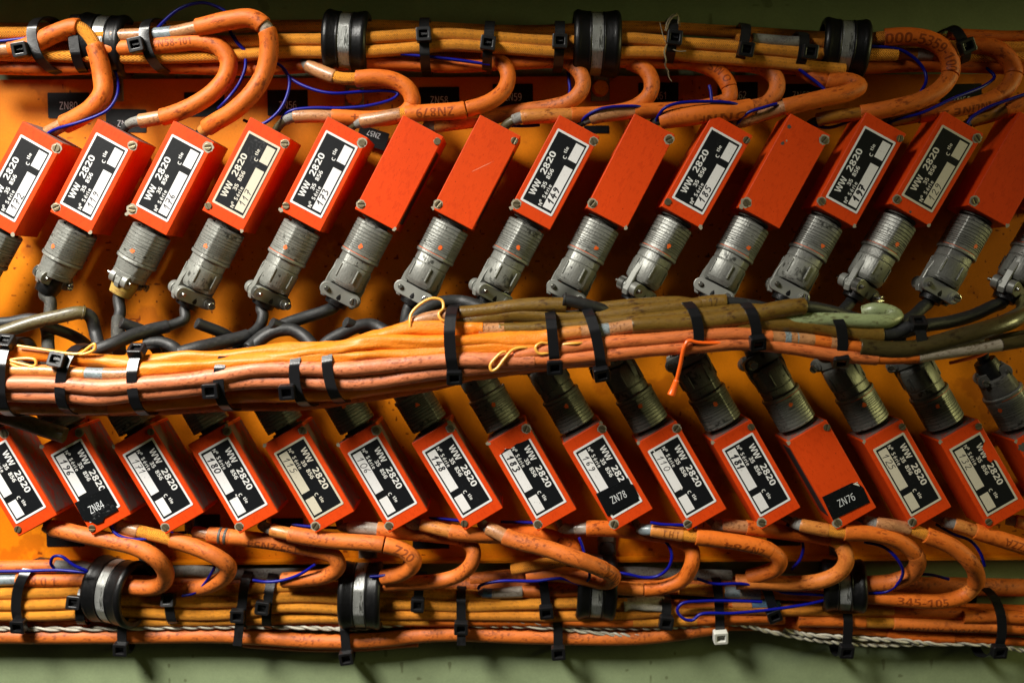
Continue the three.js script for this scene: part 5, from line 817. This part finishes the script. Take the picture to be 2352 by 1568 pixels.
blueL('short blue wire above the broad slanting cable', [[1150, 1198], [1190, 1199], [1240, 1201]], 40);
blueL('blue wire running into the third lower clamp', [[1098, 1352, 46], [1104, 1344, 47], [1150, 1334, 48], [1230, 1334, 50], [1290, 1328, 50], [1330, 1341, 52], [1346, 1336, 54], [1354, 1324, 55], [1354, 1314, 52]], 50);
blueL('blue wire hanging beside the third lower clamp tab', [[1330, 1234], [1336, 1248], [1342, 1268]], 52);
blueL('blue arc dropping right of the third lower clamp', [[1518, 1236, 44], [1534, 1250, 46], [1543, 1274, 48], [1536, 1302, 50], [1512, 1322, 51], [1480, 1326, 51], [1440, 1318, 50], [1410, 1314, 46]], 50);
blueL('blue wire along the clear sleeve below the box numbered 110', [[1494, 1200], [1520, 1204], [1570, 1206], [1600, 1210]], 60);
blueL('long blue wire crossing two ties right of the third clamp', [[1600, 1328, 44], [1640, 1340, 50], [1700, 1340, 50], [1764, 1348, 50], [1800, 1360, 50], [1860, 1364, 51], [1920, 1368, 48]], 50);
blueL('blue loop hanging left of the right lower clamp', [[1895, 1378, 47], [1850, 1388, 50], [1760, 1401, 52], [1680, 1408, 52], [1610, 1410, 51], [1590, 1424, 50], [1570, 1420, 50], [1556, 1402, 50], [1566, 1386, 50], [1610, 1380, 50], [1700, 1380, 51], [1750, 1382, 50]], 50);
blueL('blue arc hanging behind the jointed lower loop', [[1985, 1244, 48], [2030, 1256, 50], [2058, 1280, 54], [2074, 1310, 57], [2062, 1340, 56], [2036, 1358, 54], [1996, 1362, 50], [1970, 1362, 44]], 52);
blueL('blue wire dropping below the marker near the glossy loop', [[1838, 1228], [1845, 1256], [1838, 1284], [1818, 1308]], 38);
blueL('short blue wire behind the widest lower loop', [[2110, 1318], [2140, 1320], [2180, 1330]], 32);
blueL('blue wire below the tip of the lower right cable', [[1806, 1204], [1830, 1214], [1870, 1222], [1920, 1230]], 49);
blueL('blue wire under the rightmost lower leads', [[2150, 1204], [2190, 1226], [2230, 1242], [2252, 1270], [2262, 1300]], 44);

// ------------------------------------------------------------------ lower clamps and ties
const CL = 'rubber lined clamps of the lower bundle';
clampRing('leftmost rubber lined clamp of the lower bundle', [250, 1358], 21, 25, 20.5, 38, -0.06, { group: CL, yaw: -0.36, tab: [330, 1262], boltMat: M.aluDark });
clampRing('rubber lined clamp below the red boxes 115 and 106', [824, 1366], 21, 25, 20.5, 33, -0.03, { group: CL, tab: [842, 1262], boltMat: M.aluDark });
clampRing('dusty rubber lined clamp under the broad slanting cable', [1372, 1346], 19, 25, 18.5, 31, -0.05, { group: CL, tab: [1390, 1256], boltMat: M.aluDark });
clampRing('rubber lined clamp near the lower right corner', [1952, 1344], 20, 19, 19.5, 33, 0.02, { group: CL, yaw: -0.2, tab: [1920, 1258], boltMat: M.aluDark });
const BT = 'cable ties of the lower bundle';
const tieL = (label, a, b, zc, dz, o) => tie(label, a, b, 0.45 * zc + 1, 0.45 * dz + 4, o);
tieL('black bowed cable tie at far left of the lower bundle', [80, 1286], [66, 1446], 26, 25, { head: [66, 1437], group: BT, bow: -11, face: 0.5, w: 8 });
tieL('black cable tie head peeking out left of the first lower clamp', [190, 1340], [184, 1426], 30, 22, { head: [176, 1381], side: -4, group: BT, old: 1 });
tieL('black cable tie hanging below the first lower clamp', [284, 1392], [281, 1494], 26, 16, { head: [280, 1486], group: BT, old: 1, face: 0.5 });
tieL('short black cable tie right of the first lower clamp', [388, 1350], [396, 1424], 30, 22, { head: [390, 1379], group: BT, old: 1, kind: 1 });
tieL('black cable tie with long tail left of the second lower clamp', [564, 1312], [552, 1436], 28, 24, { head: [545, 1409], side: -2, group: BT, old: 1, tail: 20 });
tieL('black cable tie close left of the second lower clamp', [622, 1316], [610, 1434], 28, 24, { head: [605, 1391], side: -3, group: BT, old: 1 });
tieL('black cable tie hanging below the second lower clamp', [790, 1414], [799, 1514], 24, 15, { head: [799, 1506], group: BT, old: 1, face: 0.5 });
tieL('grey dusted cable tie over the loop right of the second clamp', [964, 1318], [959, 1400], 32, 23, { head: [959, 1384], group: BT, old: 1, kind: 1 });
tieL('black cable tie with its head on the white twisted wire', [1059, 1342], [1060, 1446], 26, 23, { head: [1059, 1437], group: BT, old: 1, face: 0.4, tail: 10 });
tieL('black cable tie left of the third lower clamp', [1240, 1300], [1252, 1412], 30, 24, { head: [1251, 1401], group: BT, bow: 2, face: 0.3 });
tieL('black cable tie hanging lowest left of the third clamp', [1281, 1408], [1282, 1504], 24, 18, { head: [1282, 1495], group: BT, old: 1, face: 0.5 });
tieL('black cable tie holding the frayed white padding', [1532, 1366], [1526, 1432], 30, 22, { head: [1526, 1424], group: BT, old: 1, face: 0.4 });
tieL('black cable tie with a white painted head', [1648, 1324], [1654, 1466], 28, 24, { head: [1656, 1459], group: BT, paint: 1, face: 0.4 });
tieL('glossy black cable tie over the two blue wires', [1740, 1312], [1772, 1418], 30, 25, { head: [1773, 1409], group: BT, bow: 4, face: 0.3 });
tieL('black cable tie hanging from the right lower clamp', [1944, 1380], [1934, 1500], 26, 22, { head: [1932, 1491], group: BT, bow: 2, face: 0.4 });
tieL('long bowed black cable tie at the lower right corner', [2268, 1348], [2270, 1502], 30, 24, { head: [2268, 1493], group: BT, bow: 10, face: 0.4 });

renderer.render(scene, camera);
